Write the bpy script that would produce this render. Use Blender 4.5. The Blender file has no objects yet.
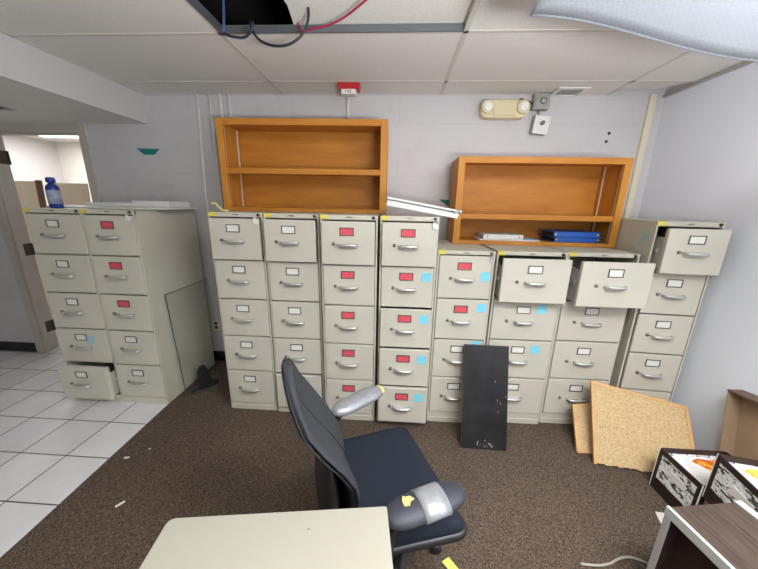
import bpy, bmesh, math, random
from mathutils import Vector, Matrix
random.seed(4)
S = bpy.context.scene
COL = S.collection
PI = math.pi

# ------------------------------------------------------------------ helpers
def lin(c):
    return tuple(((v/255)/12.92 if v/255 <= .04045 else ((v/255+.055)/1.055)**2.4) for v in c)

def mat(name, rgb, rough=.5, metal=0, var=0, vscale=8, bump=0, bscale=60, spec=.5, emit=None, estr=0, stretch=None, detail=4):
    m = bpy.data.materials.new(name); m.use_nodes = True
    nt = m.node_tree; b = nt.nodes['Principled BSDF']
    c = lin(rgb)
    b.inputs['Base Color'].default_value = (*c, 1)
    b.inputs['Roughness'].default_value = rough
    b.inputs['Metallic'].default_value = metal
    b.inputs['Specular IOR Level'].default_value = spec
    if emit:
        b.inputs['Emission Color'].default_value = (*lin(emit), 1); b.inputs['Emission Strength'].default_value = estr
    tc = nt.nodes.new('ShaderNodeTexCoord')
    src = tc.outputs['Object']
    if stretch:
        mp = nt.nodes.new('ShaderNodeMapping'); mp.inputs['Scale'].default_value = stretch
        nt.links.new(src, mp.inputs['Vector']); src = mp.outputs['Vector']
    if var:
        n = nt.nodes.new('ShaderNodeTexNoise'); n.inputs['Scale'].default_value = vscale; n.inputs['Detail'].default_value = detail
        nt.links.new(src, n.inputs['Vector'])
        r = nt.nodes.new('ShaderNodeValToRGB')
        r.color_ramp.elements[0].position = .3; r.color_ramp.elements[1].position = .7
        r.color_ramp.elements[0].color = (*[max(0, v*(1-var)) for v in c], 1)
        r.color_ramp.elements[1].color = (*[min(1, v*(1+var)) for v in c], 1)
        nt.links.new(n.outputs['Fac'], r.inputs['Fac']); nt.links.new(r.outputs['Color'], b.inputs['Base Color'])
    if bump:
        n2 = nt.nodes.new('ShaderNodeTexNoise'); n2.inputs['Scale'].default_value = bscale; n2.inputs['Detail'].default_value = 3
        nt.links.new(src, n2.inputs['Vector'])
        bp = nt.nodes.new('ShaderNodeBump'); bp.inputs['Strength'].default_value = bump; bp.inputs['Distance'].default_value = .01
        nt.links.new(n2.outputs['Fac'], bp.inputs['Height']); nt.links.new(bp.outputs['Normal'], b.inputs['Normal'])
    return m

def box(bm, x0, x1, y0, y1, z0, z1, bev=0, mi=0, M=None, seg=2):
    t = bmesh.new()
    bmesh.ops.create_cube(t, size=1)
    for v in t.verts:
        v.co = Vector(((x0+x1)/2+v.co.x*(x1-x0), (y0+y1)/2+v.co.y*(y1-y0), (z0+z1)/2+v.co.z*(z1-z0)))
    if bev:
        bmesh.ops.bevel(t, geom=list(t.edges), offset=bev, segments=seg, affect='EDGES', profile=.5)
    merge(bm, t, mi, M)

def merge(bm, t, mi=0, M=None, smooth=False):
    mp = {}
    for v in t.verts: mp[v] = bm.verts.new(M @ v.co if M else v.co)
    for f in t.faces:
        try:
            g = bm.faces.new([mp[v] for v in f.verts])
        except ValueError:
            continue
        g.material_index = mi; g.smooth = smooth or f.smooth
    t.free()

def tube(bm, pts, r, seg=8, mi=0, sx=1.0, closed=False, M=None):
    pts = [Vector(p) for p in pts]; n = len(pts); t = bmesh.new(); rings = []
    prev = None
    for i, p in enumerate(pts):
        a = pts[i-1] if (i > 0 or closed) else p; b = pts[(i+1) % n] if (i < n-1 or closed) else p
        d = (b-a).normalized()
        up = Vector((0, 0, 1)) if abs(d.z) < .9 else Vector((0, 1, 0))
        if prev is not None:
            s = (prev - d*prev.dot(d))
            s = s.normalized() if s.length > 1e-5 else d.cross(up).normalized()
        else: s = d.cross(up).normalized()
        prev = s; w = s.cross(d)
        rr = r[i] if isinstance(r, (list, tuple)) else r
        rings.append([t.verts.new(p + s*(math.cos(2*PI*k/seg)*rr*sx) + w*(math.sin(2*PI*k/seg)*rr)) for k in range(seg)])
    for i in range(n if closed else n-1):
        A, B = rings[i], rings[(i+1) % n]
        for k in range(seg):
            f = t.faces.new((A[k], A[(k+1) % seg], B[(k+1) % seg], B[k])); f.smooth = True
    if not closed:
        t.faces.new(rings[0]); t.faces.new(list(reversed(rings[-1])))
    bmesh.ops.recalc_face_normals(t, faces=list(t.faces))
    merge(bm, t, mi, M)

def lathe(bm, prof, seg=24, mi=0, M=None, smooth=True):
    t = bmesh.new(); rings = []
    for r, z in prof:
        rings.append([t.verts.new((r*math.cos(2*PI*k/seg), r*math.sin(2*PI*k/seg), z)) for k in range(seg)] if r > 1e-6 else [t.verts.new((0, 0, z))])
    for A, B in zip(rings, rings[1:]):
        for k in range(seg):
            k2 = (k+1) % seg
            if len(A) == 1 and len(B) == 1: continue
            vs = (A[0], B[k], B[k2]) if len(A) == 1 else (A[k], A[k2], B[0]) if len(B) == 1 else (A[k], A[k2], B[k2], B[k])
            f = t.faces.new(vs); f.smooth = smooth
    if len(rings[0]) > 1: t.faces.new(rings[0])
    if len(rings[-1]) > 1: t.faces.new(list(reversed(rings[-1])))
    bmesh.ops.recalc_face_normals(t, faces=list(t.faces))
    merge(bm, t, mi, M)

def prism(bm, poly, d, mi=0, M=None, bev=0):
    """3-D polygon (list of points) extruded by vector d"""
    t = bmesh.new(); d = Vector(d)
    A = [t.verts.new(Vector(p)) for p in poly]; B = [t.verts.new(Vector(p)+d) for p in poly]
    n = len(A)
    t.faces.new(A); t.faces.new(list(reversed(B)))
    for k in range(n): t.faces.new((A[k], B[k], B[(k+1) % n], A[(k+1) % n]))
    bmesh.ops.recalc_face_normals(t, faces=list(t.faces))
    if bev: bmesh.ops.bevel(t, geom=list(t.edges), offset=bev, segments=2, affect='EDGES', profile=.5)
    merge(bm, t, mi, M)

def pad(bm, outline, rings, mi=0, M=None):
    """cushion: outline [(x,y)], rings [(scale, z) or (scale, zfun)] top-centre to bottom-centre"""
    t = bmesh.new(); n = len(outline)
    cx = sum(p[0] for p in outline)/n; cy = sum(p[1] for p in outline)/n
    R = []
    for s, z in rings:
        row = []
        for (x, y) in outline:
            X, Y = cx+(x-cx)*s, cy+(y-cy)*s
            row.append(t.verts.new((X, Y, z(X, Y) if callable(z) else z)))
        R.append(row)
    for A, B in zip(R, R[1:]):
        for k in range(n):
            f = t.faces.new((A[k], A[(k+1) % n], B[(k+1) % n], B[k])); f.smooth = True
    t.faces.new(R[0]).smooth = True; t.faces.new(list(reversed(R[-1]))).smooth = True
    bmesh.ops.recalc_face_normals(t, faces=list(t.faces))
    merge(bm, t, mi, M)

def mesh(name, bm, mats):
    me = bpy.data.meshes.new(name); bm.to_mesh(me); bm.free()
    for m in (mats if isinstance(mats, (list, tuple)) else [mats]): me.materials.append(m)
    return me

def obj(name, bm, mats, parent=None, loc=None, rot=None):
    me = bm if isinstance(bm, bpy.types.Mesh) else mesh(name, bm, mats)
    o = bpy.data.objects.new(name, me); COL.objects.link(o)
    if parent: o.parent = parent
    if loc is not None: o.location = loc
    if rot is not None: o.rotation_euler = rot
    return o

def tag(o, label, cat, group=None, kind=None):
    o['label'] = label; o['category'] = cat
    if group: o['group'] = group
    if kind: o['kind'] = kind
    return o

def thing(name, label, cat, loc=(0, 0, 0), rz=0, group=None):
    o = bpy.data.objects.new(name, None); COL.objects.link(o)
    o.empty_display_size = .1; o.location = loc; o.rotation_euler = (0, 0, rz)
    return tag(o, label, cat, group)

def struct(name, bm, mats, label=None, cat=None, parent=None):
    o = obj(name, bm, mats, parent)
    if parent is None:
        o['kind'] = 'structure'
        o['label'] = label or name.replace('_', ' '); o['category'] = cat or name.split('_')[0]
    return o
BM = bmesh.new

# ------------------------------------------------------------------ room numbers
ZC, ZS = 2.507, 2.275            # main ceiling, lower ceiling behind the bulkhead
YW, XR, XB = 2.80, 2.09, -2.20   # back wall, right wall, bulkhead face
XL, YF = -6.2, -2.6
DX0, DX1, DZ = -3.78, -2.85, 2.21   # door opening

# ------------------------------------------------------------------ materials
M_putty = mat('putty_paint', (200, 196, 181), .42, var=.03, vscale=5)
M_putty2 = mat('putty_paint_front', (204, 200, 186), .40, var=.025, vscale=4)
M_inner = mat('drawer_steel', (176, 173, 163), .45, var=.05)
M_chrome = mat('satin_chrome', (212, 211, 208), .38, metal=.75)
M_frame = mat('label_frame_steel', (108, 103, 96), .4, metal=.6)
M_white = mat('white_card', (232, 230, 224), .6)
M_red = mat('red_card', (222, 84, 98), .6, var=.1, vscale=60)
M_dark = mat('dark_hardware', (40, 38, 36), .4)
M_lock = mat('lock_metal', (140, 137, 132), .3, metal=.9)
M_yel = mat('yellow_sticker', (220, 204, 84), .55, var=.12, vscale=120)
M_blue = mat('blue_note_paper', (124, 212, 234), .7, var=.08, vscale=60)
M_teal = mat('teal_tape', (10, 120, 118), .5)
M_mint = mat('mint_tape', (150, 205, 190), .6)
M_black = mat('black_plastic', (36, 37, 40), .42, bump=.08, bscale=400)
M_blackboard = mat('scuffed_black_laminate', (34, 34, 37), .38, var=.5, vscale=9)
M_edgewood = mat('bare_board_edge', (120, 98, 70), .7)
M_cream = mat('cream_laminate', (160, 157, 144), .42, var=.02, vscale=3)
M_tape = mat('duct_tape', (150, 152, 157), .42, metal=.35, var=.12, vscale=40, bump=.25, bscale=60)
M_foam = mat('yellow_foam', (220, 198, 120), .9, bump=.3, bscale=200)
M_cardb = mat('brown_cardboard', (158, 134, 108), .75, var=.06, vscale=14)
M_cardin = mat('cardboard_rim', (104, 84, 72), .75)
M_pipe = mat('painted_conduit', (236, 234, 232), .45)
M_gal = mat('galvanized_box', (165, 165, 160), .45, metal=.5, var=.15, vscale=30)
M_beige = mat('beige_plastic', (222, 208, 170), .4)
M_lampglass = mat('lamp_lens', (240, 240, 232), .15, spec=.8)
M_redp = mat('red_plastic', (178, 36, 42), .4)
M_whitep = mat('white_plastic', (226, 226, 222), .35)
M_bluep = mat('blue_binder', (36, 96, 190), .4, var=.1)
M_bottle = mat('blue_bottle', (34, 62, 142), .28)
M_label = mat('silver_label', (150, 158, 178), .4, var=.25, vscale=30)
M_wire = mat('blue_black_cable', (32, 34, 48), .45)
M_wireb = mat('blue_cable', (58, 84, 120), .45)
M_pink = mat('red_cable', (168, 44, 74), .45)
M_cablew = mat('grey_cable', (176, 168, 158), .5)
M_paper = mat('white_paper', (236, 234, 230), .8)
M_ynote = mat('yellow_note_paper', (240, 226, 110), .75)
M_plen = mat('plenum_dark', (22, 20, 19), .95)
M_alu = mat('white_enamel', (224, 224, 219), .35)
M_jamb = mat('door_frame_paint', (190, 184, 175), .45, var=.05, vscale=6)
M_hinge = mat('hinge_steel', (84, 78, 72), .4, metal=.7)
M_bbase = mat('black_rubber_base', (26, 25, 26), .5)
M_bead = mat('cream_trim', (222, 214, 190), .5)
M_tbar = mat('grid_bar_enamel', (205, 200, 192), .5)
M_tbard = mat('grid_bar_steel', (112, 116, 121), .4, metal=.4)
M_tan = mat('plywood', (246, 230, 204), .65, var=.08, vscale=6, stretch=(1, 1, .2))
M_dimbrown = mat('brown_plank', (120, 92, 76), .65)

def wood(name, a, b, scale, rough=.5):
    m = bpy.data.materials.new(name); m.use_nodes = True; nt = m.node_tree; bs = nt.nodes['Principled BSDF']
    tc = nt.nodes.new('ShaderNodeTexCoord'); mp = nt.nodes.new('ShaderNodeMapping'); mp.inputs['Scale'].default_value = scale
    n = nt.nodes.new('ShaderNodeTexNoise'); n.inputs['Scale'].default_value = 3.2; n.inputs['Detail'].default_value = 7; n.inputs['Roughness'].default_value = .6
    n.inputs['Distortion'].default_value = .5
    r = nt.nodes.new('ShaderNodeValToRGB'); r.color_ramp.elements[0].position = .3; r.color_ramp.elements[1].position = .72
    r.color_ramp.elements[0].color = (*lin(a), 1); r.color_ramp.elements[1].color = (*lin(b), 1)
    L = nt.links.new
    L(tc.outputs['Object'], mp.inputs['Vector']); L(mp.outputs['Vector'], n.inputs['Vector']); L(n.outputs['Fac'], r.inputs['Fac'])
    L(r.outputs['Color'], bs.inputs['Base Color']); bs.inputs['Roughness'].default_value = rough; bs.inputs['Specular IOR Level'].default_value = .3
    return m
M_oak = wood('honey_oak_ply', (180, 114, 40), (202, 138, 56), (1.0, 1.0, 5.0))
M_oakv = wood('honey_oak_edge', (186, 120, 42), (208, 144, 60), (9.0, 9.0, 1.0))
M_walnut = wood('dark_woodgrain', (52, 40, 35), (98, 82, 72), (26, 2.0, 4), .45)
M_dkside = wood('dark_wood_side', (42, 30, 28), (58, 42, 40), (14, 3, 3), .5)
M_frmwood = mat('pine_frame', (214, 168, 112), .55, var=.08, vscale=10)

def node_mat(name):
    m = bpy.data.materials.new(name); m.use_nodes = True
    return m, m.node_tree, m.node_tree.nodes['Principled BSDF'], m.node_tree.links.new

# carpet: speckled loop pile
def carpet():
    m, nt, b, L = node_mat('brown_loop_carpet')
    tc = nt.nodes.new('ShaderNodeTexCoord')
    v = nt.nodes.new('ShaderNodeTexVoronoi'); v.inputs['Scale'].default_value = 210
    n = nt.nodes.new('ShaderNodeTexNoise'); n.inputs['Scale'].default_value = 80; n.inputs['Detail'].default_value = 5
    big = nt.nodes.new('ShaderNodeTexNoise'); big.inputs['Scale'].default_value = 1.6; big.inputs['Detail'].default_value = 3
    for x in (v, n, big): L(tc.outputs['Object'], x.inputs['Vector'])
    bw = nt.nodes.new('ShaderNodeSeparateColor'); L(v.outputs['Color'], bw.inputs['Color'])
    a = nt.nodes.new('ShaderNodeMath'); a.operation = 'ADD'; L(bw.outputs['Red'], a.inputs[0]); L(n.outputs['Fac'], a.inputs[1])
    h = nt.nodes.new('ShaderNodeMath'); h.operation = 'MULTIPLY'; h.inputs[1].default_value = .5; L(a.outputs[0], h.inputs[0])
    r = nt.nodes.new('ShaderNodeValToRGB'); e = r.color_ramp.elements
    e[0].position = .2; e[0].color = (*lin((64, 54, 46)), 1); e[1].position = .8; e[1].color = (*lin((126, 110, 97)), 1)
    k = e.new(.5); k.color = (*lin((91, 78, 68)), 1)
    L(h.outputs[0], r.inputs['Fac'])
    mx = nt.nodes.new('ShaderNodeMixRGB'); mx.blend_type = 'MULTIPLY'; mx.inputs['Fac'].default_value = .35
    r2 = nt.nodes.new('ShaderNodeValToRGB'); r2.color_ramp.elements[0].position = .35; r2.color_ramp.elements[1].position = .65
    r2.color_ramp.elements[0].color = (.7, .68, .66, 1)
    L(big.outputs['Fac'], r2.inputs['Fac']); L(r.outputs['Color'], mx.inputs['Color1']); L(r2.outputs['Color'], mx.inputs['Color2'])
    L(mx.outputs['Color'], b.inputs['Base Color']); b.inputs['Roughness'].default_value = .95; b.inputs['Specular IOR Level'].default_value = .15
    bp = nt.nodes.new('ShaderNodeBump'); bp.inputs['Strength'].default_value = .6; bp.inputs['Distance'].default_value = .006
    L(h.outputs[0], bp.inputs['Height']); L(bp.outputs['Normal'], b.inputs['Normal'])
    return m
M_carpet = carpet()

def tilefloor():
    m, nt, b, L = node_mat('grey_ceramic_tile')
    tc = nt.nodes.new('ShaderNodeTexCoord'); mp = nt.nodes.new('ShaderNodeMapping')
    T = .3165
    mp.inputs['Location'].default_value = (1.79/T, -1.195/T, 0); mp.inputs['Scale'].default_value = (1/T, 1/T, 1)
    br = nt.nodes.new('ShaderNodeTexBrick'); br.offset = 0; br.squash = 1
    br.inputs['Scale'].default_value = 1; br.inputs['Mortar Size'].default_value = .014; br.inputs['Mortar Smooth'].default_value = .2
    br.inputs['Brick Width'].default_value = 1; br.inputs['Row Height'].default_value = 1; br.inputs['Bias'].default_value = 0
    br.inputs['Color1'].default_value = (*lin((246, 246, 248)), 1); br.inputs['Color2'].default_value = (*lin((238, 238, 241)), 1)
    br.inputs['Mortar'].default_value = (*lin((92, 89, 88)), 1)
    n = nt.nodes.new('ShaderNodeTexNoise'); n.inputs['Scale'].default_value = 5; n.inputs['Detail'].default_value = 6
    mx = nt.nodes.new('ShaderNodeMixRGB'); mx.blend_type = 'MULTIPLY'; mx.inputs['Fac'].default_value = .25
    L(tc.outputs['Object'], mp.inputs['Vector']); L(mp.outputs['Vector'], br.inputs['Vector']); L(tc.outputs['Object'], n.inputs['Vector'])
    L(br.outputs['Color'], mx.inputs['Color1']); L(n.outputs['Fac'], mx.inputs['Color2']); L(mx.outputs['Color'], b.inputs['Base Color'])
    b.inputs['Roughness'].default_value = .32
    bp = nt.nodes.new('ShaderNodeBump'); bp.inputs['Strength'].default_value = .3; bp.inputs['Distance'].default_value = .004; bp.invert = True
    L(br.outputs['Fac'], bp.inputs['Height']); L(bp.outputs['Normal'], b.inputs['Normal'])
    return m
M_tile = tilefloor()

def ceilmat():
    m, nt, b, L = node_mat('mineral_fibre_tile')
    tc = nt.nodes.new('ShaderNodeTexCoord')
    n = nt.nodes.new('ShaderNodeTexNoise'); n.inputs['Scale'].default_value = 130; n.inputs['Detail'].default_value = 4
    big = nt.nodes.new('ShaderNodeTexNoise'); big.inputs['Scale'].default_value = 2; big.inputs['Detail'].default_value = 2
    r = nt.nodes.new('ShaderNodeValToRGB'); r.color_ramp.elements[0].position = .3; r.color_ramp.elements[1].position = .62
    r.color_ramp.elements[0].color = (*lin((214, 211, 205)), 1); r.color_ramp.elements[1].color = (*lin((228, 226, 221)), 1)
    L(tc.outputs['Object'], n.inputs['Vector']); L(tc.outputs['Object'], big.inputs['Vector']); L(n.outputs['Fac'], r.inputs['Fac'])
    L(r.outputs['Color'], b.inputs['Base Color']); b.inputs['Roughness'].default_value = .95; b.inputs['Specular IOR Level'].default_value = .1
    bp = nt.nodes.new('ShaderNodeBump'); bp.inputs['Strength'].default_value = .18; bp.inputs['Distance'].default_value = .003
    L(n.outputs['Fac'], bp.inputs['Height']); L(bp.outputs['Normal'], b.inputs['Normal'])
    return m
M_ceil = ceilmat()

def wallblock():
    """painted concrete block, thick paint with only faint joints, scuffs"""
    m, nt, b, L = node_mat('painted_block_wall')
    tc = nt.nodes.new('ShaderNodeTexCoord')
    sp = nt.nodes.new('ShaderNodeSeparateXYZ'); cb = nt.nodes.new('ShaderNodeCombineXYZ')
    L(tc.outputs['Object'], sp.inputs[0]); L(sp.outputs['X'], cb.inputs['X']); L(sp.outputs['Z'], cb.inputs['Y'])
    br = nt.nodes.new('ShaderNodeTexBrick'); br.inputs['Scale'].default_value = 1
    br.inputs['Brick Width'].default_value = 40; br.inputs['Row Height'].default_value = .208; br.inputs['Mortar Size'].default_value = .004
    br.inputs['Mortar Smooth'].default_value = .6
    br.inputs['Color1'].default_value = (*lin((202, 199, 201)), 1); br.inputs['Color2'].default_value = (*lin((204, 201, 203)), 1)
    br.inputs['Mortar'].default_value = (*lin((194, 191, 192)), 1)
    L(cb.outputs[0], br.inputs['Vector'])
    n = nt.nodes.new('ShaderNodeTexNoise'); n.inputs['Scale'].default_value = 3.5; n.inputs['Detail'].default_value = 8; n.inputs['Roughness'].default_value = .7
    L(tc.outputs['Object'], n.inputs['Vector'])
    r = nt.nodes.new('ShaderNodeValToRGB'); r.color_ramp.elements[0].position = .3; r.color_ramp.elements[1].position = .5
    r.color_ramp.elements[0].color = (.86, .85, .85, 1); r.color_ramp.elements[1].color = (1, 1, 1, 1)
    L(n.outputs['Fac'], r.inputs['Fac'])
    mx = nt.nodes.new('ShaderNodeMixRGB'); mx.blend_type = 'MULTIPLY'; mx.inputs['Fac'].default_value = .6
    L(br.outputs['Color'], mx.inputs['Color1']); L(r.outputs['Color'], mx.inputs['Color2']); L(mx.outputs['Color'], b.inputs['Base Color'])
    b.inputs['Roughness'].default_value = .5
    bp = nt.nodes.new('ShaderNodeBump'); bp.inputs['Strength'].default_value = .06; bp.inputs['Distance'].default_value = .003; bp.invert = True
    L(br.outputs['Fac'], bp.inputs['Height']); L(bp.outputs['Normal'], b.inputs['Normal'])
    return m
M_block = wallblock()
M_wallr = mat('painted_panel_wall', (234, 238, 248), .45, var=.03, vscale=1.5)
M_wall = mat('painted_plaster', (206, 203, 201), .6, var=.03, vscale=2)
M_wallw = mat('white_painted_wall', (232, 228, 222), .7, var=.03, vscale=1.3)

def cork():
    m, nt, b, L = node_mat('cork_sheet')
    tc = nt.nodes.new('ShaderNodeTexCoord')
    v = nt.nodes.new('ShaderNodeTexVoronoi'); v.inputs['Scale'].default_value = 170
    n = nt.nodes.new('ShaderNodeTexNoise'); n.inputs['Scale'].default_value = 130; n.inputs['Detail'].default_value = 5
    L(tc.outputs['Object'], v.inputs['Vector']); L(tc.outputs['Object'], n.inputs['Vector'])
    s = nt.nodes.new('ShaderNodeSeparateColor'); L(v.outputs['Color'], s.inputs['Color'])
    a = nt.nodes.new('ShaderNodeMath'); a.operation = 'ADD'; L(s.outputs['Red'], a.inputs[0]); L(n.outputs['Fac'], a.inputs[1])
    h = nt.nodes.new('ShaderNodeMath'); h.operation = 'MULTIPLY'; h.inputs[1].default_value = .5; L(a.outputs[0], h.inputs[0])
    r = nt.nodes.new('ShaderNodeValToRGB'); r.color_ramp.elements[0].position = .2; r.color_ramp.elements[1].position = .65
    r.color_ramp.elements[0].color = (*lin((182, 150, 104)), 1); r.color_ramp.elements[1].color = (*lin((212, 186, 144)), 1)
    L(h.outputs[0], r.inputs['Fac']); L(r.outputs['Color'], b.inputs['Base Color']); b.inputs['Roughness'].default_value = .9
    return m
M_cork = cork()

def print_mat():
    """grey scale printed carton side: pale ground, dark broken lettering-like blotches"""
    m, nt, b, L = node_mat('printed_carton')
    tc = nt.nodes.new('ShaderNodeTexCoord'); mp = nt.nodes.new('ShaderNodeMapping'); mp.inputs['Scale'].default_value = (1, 1, 1.8)
    n = nt.nodes.new('ShaderNodeTexNoise'); n.inputs['Scale'].default_value = 22; n.inputs['Detail'].default_value = 6; n.inputs['Distortion'].default_value = 1.2
    L(tc.outputs['Object'], mp.inputs['Vector']); L(mp.outputs['Vector'], n.inputs['Vector'])
    r = nt.nodes.new('ShaderNodeValToRGB'); e = r.color_ramp.elements
    e[0].position = .34; e[0].color = (*lin((50, 46, 46)), 1); e[1].position = .50; e[1].color = (*lin((246, 246, 246)), 1)
    k = e.new(.41); k.color = (*lin((150, 148, 148)), 1)
    L(n.outputs['Fac'], r.inputs['Fac']); L(r.outputs['Color'], b.inputs['Base Color']); b.inputs['Roughness'].default_value = .5
    return m
M_print = print_mat()
def colour_print():
    m, nt, b, L = node_mat('colour_print')
    tc = nt.nodes.new('ShaderNodeTexCoord')
    n = nt.nodes.new('ShaderNodeTexNoise'); n.inputs['Scale'].default_value = 24; n.inputs['Detail'].default_value = 3
    L(tc.outputs['Object'], n.inputs['Vector'])
    r = nt.nodes.new('ShaderNodeValToRGB'); e = r.color_ramp.elements; e[0].position = .36; e[0].color = (*lin((196, 40, 22)), 1)
    e[1].position = .62; e[1].color = (*lin((250, 214, 96)), 1); k = e.new(.48); k.color = (*lin((240, 140, 30)), 1)
    L(n.outputs['Fac'], r.inputs['Fac']); L(r.outputs['Color'], b.inputs['Base Color']); b.inputs['Roughness'].default_value = .4
    return m
M_cprint = colour_print()
M_sheet = mat('printed_page', (232, 232, 234), .6, var=.1, vscale=18)
M_fabric = mat('navy_grey_fabric', (33, 38, 49), .85, var=.08, vscale=300, bump=.15, bscale=500, spec=.2)
M_backfab = mat('charcoal_fabric', (54, 56, 61), .75, var=.06, vscale=200, bump=.12, bscale=500, spec=.25)
M_armpad = mat('charcoal_urethane', (50, 53, 62), .55, bump=.05, bscale=300)

def glassmat():
    m = bpy.data.materials.new('clear_glass'); m.use_nodes = True; nt = m.node_tree; L = nt.links.new
    nt.nodes.remove(nt.nodes['Principled BSDF']); out = nt.nodes['Material Output']
    tr = nt.nodes.new('ShaderNodeBsdfTransparent'); tr.inputs['Color'].default_value = (.972, .985, .978, 1)
    gl = nt.nodes.new('ShaderNodeBsdfGlossy'); gl.inputs['Roughness'].default_value = .06
    mx = nt.nodes.new('ShaderNodeMixShader'); mx.inputs[0].default_value = .05; L(tr.outputs[0], mx.inputs[1]); L(gl.outputs[0], mx.inputs[2]); L(mx.outputs[0], out.inputs['Surface'])
    return m
M_glass = glassmat()
M_glassedge = mat('glass_edge', (70, 90, 84), .2)

def lensmat():
    m = bpy.data.materials.new('prismatic_lens'); m.use_nodes = True; nt = m.node_tree; L = nt.links.new
    nt.nodes.remove(nt.nodes['Principled BSDF']); out = nt.nodes['Material Output']
    tr = nt.nodes.new('ShaderNodeBsdfTransparent'); tr.inputs['Color'].default_value = (.92, .94, .97, 1)
    tl = nt.nodes.new('ShaderNodeBsdfTranslucent'); tl.inputs['Color'].default_value = (.58, .60, .635, 1)
    df = nt.nodes.new('ShaderNodeBsdfDiffuse'); df.inputs['Color'].default_value = (.6, .62, .66, 1)
    m1 = nt.nodes.new('ShaderNodeMixShader'); m1.inputs[0].default_value = .25
    m2 = nt.nodes.new('ShaderNodeMixShader')
    tc = nt.nodes.new('ShaderNodeTexCoord'); ck = nt.nodes.new('ShaderNodeTexChecker'); ck.inputs['Scale'].default_value = 110
    mr = nt.nodes.new('ShaderNodeMapRange'); mr.inputs['To Min'].default_value = .05; mr.inputs['To Max'].default_value = .13
    L(tc.outputs['Object'], ck.inputs['Vector']); L(ck.outputs['Fac'], mr.inputs['Value']); L(mr.outputs[0], m2.inputs[0])
    L(tl.outputs[0], m1.inputs[1]); L(df.outputs[0], m1.inputs[2]); L(m1.outputs[0], m2.inputs[1]); L(tr.outputs[0], m2.inputs[2])
    L(m2.outputs[0], out.inputs['Surface'])
    return m
M_lens = lensmat()
M_tube = mat('lit_fluorescent_tube', (255, 255, 255), .5, emit=(245, 248, 255), estr=1.2)
M_lit = mat('lit_ceiling_panel', (255, 255, 255), .5, emit=(248, 250, 255), estr=7)

# ------------------------------------------------------------------ room shell
XC = -1.79   # carpet / tile seam
bm = BM()
prism(bm, [(-1.66, YF, -.1), (XR, YF, -.1), (XR, YW, -.1), (-1.86, YW, -.1)], (0, 0, .1), mi=0)
prism(bm, [(XL, YF, -.1), (-1.66, YF, -.1), (-1.86, YW, -.1), (-1.86, 5.6, -.1), (XL, 5.6, -.1)], (0, 0, .1), mi=1)
struct('floor', bm, [M_carpet, M_tile], 'brown carpet meeting pale grey floor tile along a straight seam', 'floor')

bm = BM()
box(bm, DX1+.03, XR+.12, YW, YW+.12, 0, 3.1)
box(bm, XL, DX0-.03, YW, YW+.12, 0, 3.1)
box(bm, DX0-.03, DX1+.03, YW, YW+.12, DZ+.03, 3.1)
struct('wall_back', bm, M_block, 'pale painted block wall behind the row of filing cabinets', 'wall')
bm = BM(); box(bm, XR, XR+.12, YF, YW, 0, 3.1)
struct('wall_right', bm, M_wallr, 'smooth bluish white panelled wall on the right', 'wall')
bm = BM(); box(bm, XL-.12, XL, YF, 5.6, 0, 3.1); struct('wall_left', bm, M_wall, 'grey painted wall far to the left', 'wall')
bm = BM(); box(bm, XL, XR, YF-.12, YF, 0, 3.1); struct('wall_front', bm, M_wall, 'painted wall behind the viewer', 'wall')
bm = BM(); box(bm, XL, -1.86, 5.6, 5.72, 0, 3.1); box(bm, -1.86, -1.74, YW+.12, 5.72, 0, 3.1)
struct('wall_beyond', bm, M_wallw, 'white wall of the room beyond the doorway', 'wall')
bm = BM(); box(bm, XL, -1.86, YW+.12, 5.6, 2.62, 2.66); struct('ceiling_beyond', bm, M_wallw, 'white ceiling of the room beyond the doorway', 'ceiling')

# ceiling: tiles in a grid, with one open cell, plenum above
RX = [-.98+1.311*k for k in range(-1, 3)]
RX = [XB] + [x for x in RX if XB+.1 < x < XR-.1] + [XR]
RY = [YW] + [2.53-.655*k for k in range(0, 8)]
RY = [y for y in RY if y > YF+.1] + [YF]
bm = BM()
G = .006
for i in range(len(RX)-1):
    for j in range(len(RY)-1):
        x0, x1, y1, y0 = RX[i], RX[i+1], RY[j], RY[j+1]
        if (x0 < -.9 and x1 > .3 and y0 < 1.3 and y1 > 1.8 and x0 > -1.2): continue     # open cell
        if j == 0 and x0 > 1.5: continue                                              # lifted tile by the corner
        if 0.2 < x0 < .5 and abs(y1-1.22) < .01: continue                             # troffer with the hanging lens
        if 0.2 < x0 < .5 and abs(y1-.565) < .01: continue                             # cell for the added, unseen troffer over the viewer
        box(bm, x0+G, x1-G, y0+G, y1-G, ZC, ZC+.016, .003)
# lower ceiling behind the bulkhead with one gap
for (x0, x1, y0, y1) in [(XL, XB-.02, 2.44, YW), (XL, -4.1, 2.18, 2.44), (-2.93, XB-.02, 2.18, 2.44), (XL, XB-.02, YF, 2.18)]:
    box(bm, x0, x1, y0, y1, ZS, ZS+.016)
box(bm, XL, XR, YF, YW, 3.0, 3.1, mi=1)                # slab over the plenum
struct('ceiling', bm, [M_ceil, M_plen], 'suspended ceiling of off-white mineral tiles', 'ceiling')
bm = BM()
box(bm, XB-.02, XB, YF, YW, ZS, 3.0)
struct('wall_bulkhead', bm, M_wall, 'painted bulkhead stepping down to the lower ceiling by the doorway', 'wall')
bm = BM()
for x in RX: box(bm, x-.012, x+.012, YF, YW, ZC-.003, ZC+.03)
for y in RY[1:]: box(bm, XB, XR, y-.012, y+.012, ZC-.003, ZC+.03)
box(bm, XB, RX[-2], YW-.012, YW, ZC-.003, ZC+.03)
struct('trim_1', bm, M_tbar, 'white ceiling grid bars', 'trim')
bm = BM()
box(bm, -.98, .331, 1.862, 1.873, ZC-.004, ZC+.029); box(bm, -.98, -.966, 1.22, 1.87, ZC-.004, ZC+.035)
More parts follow.
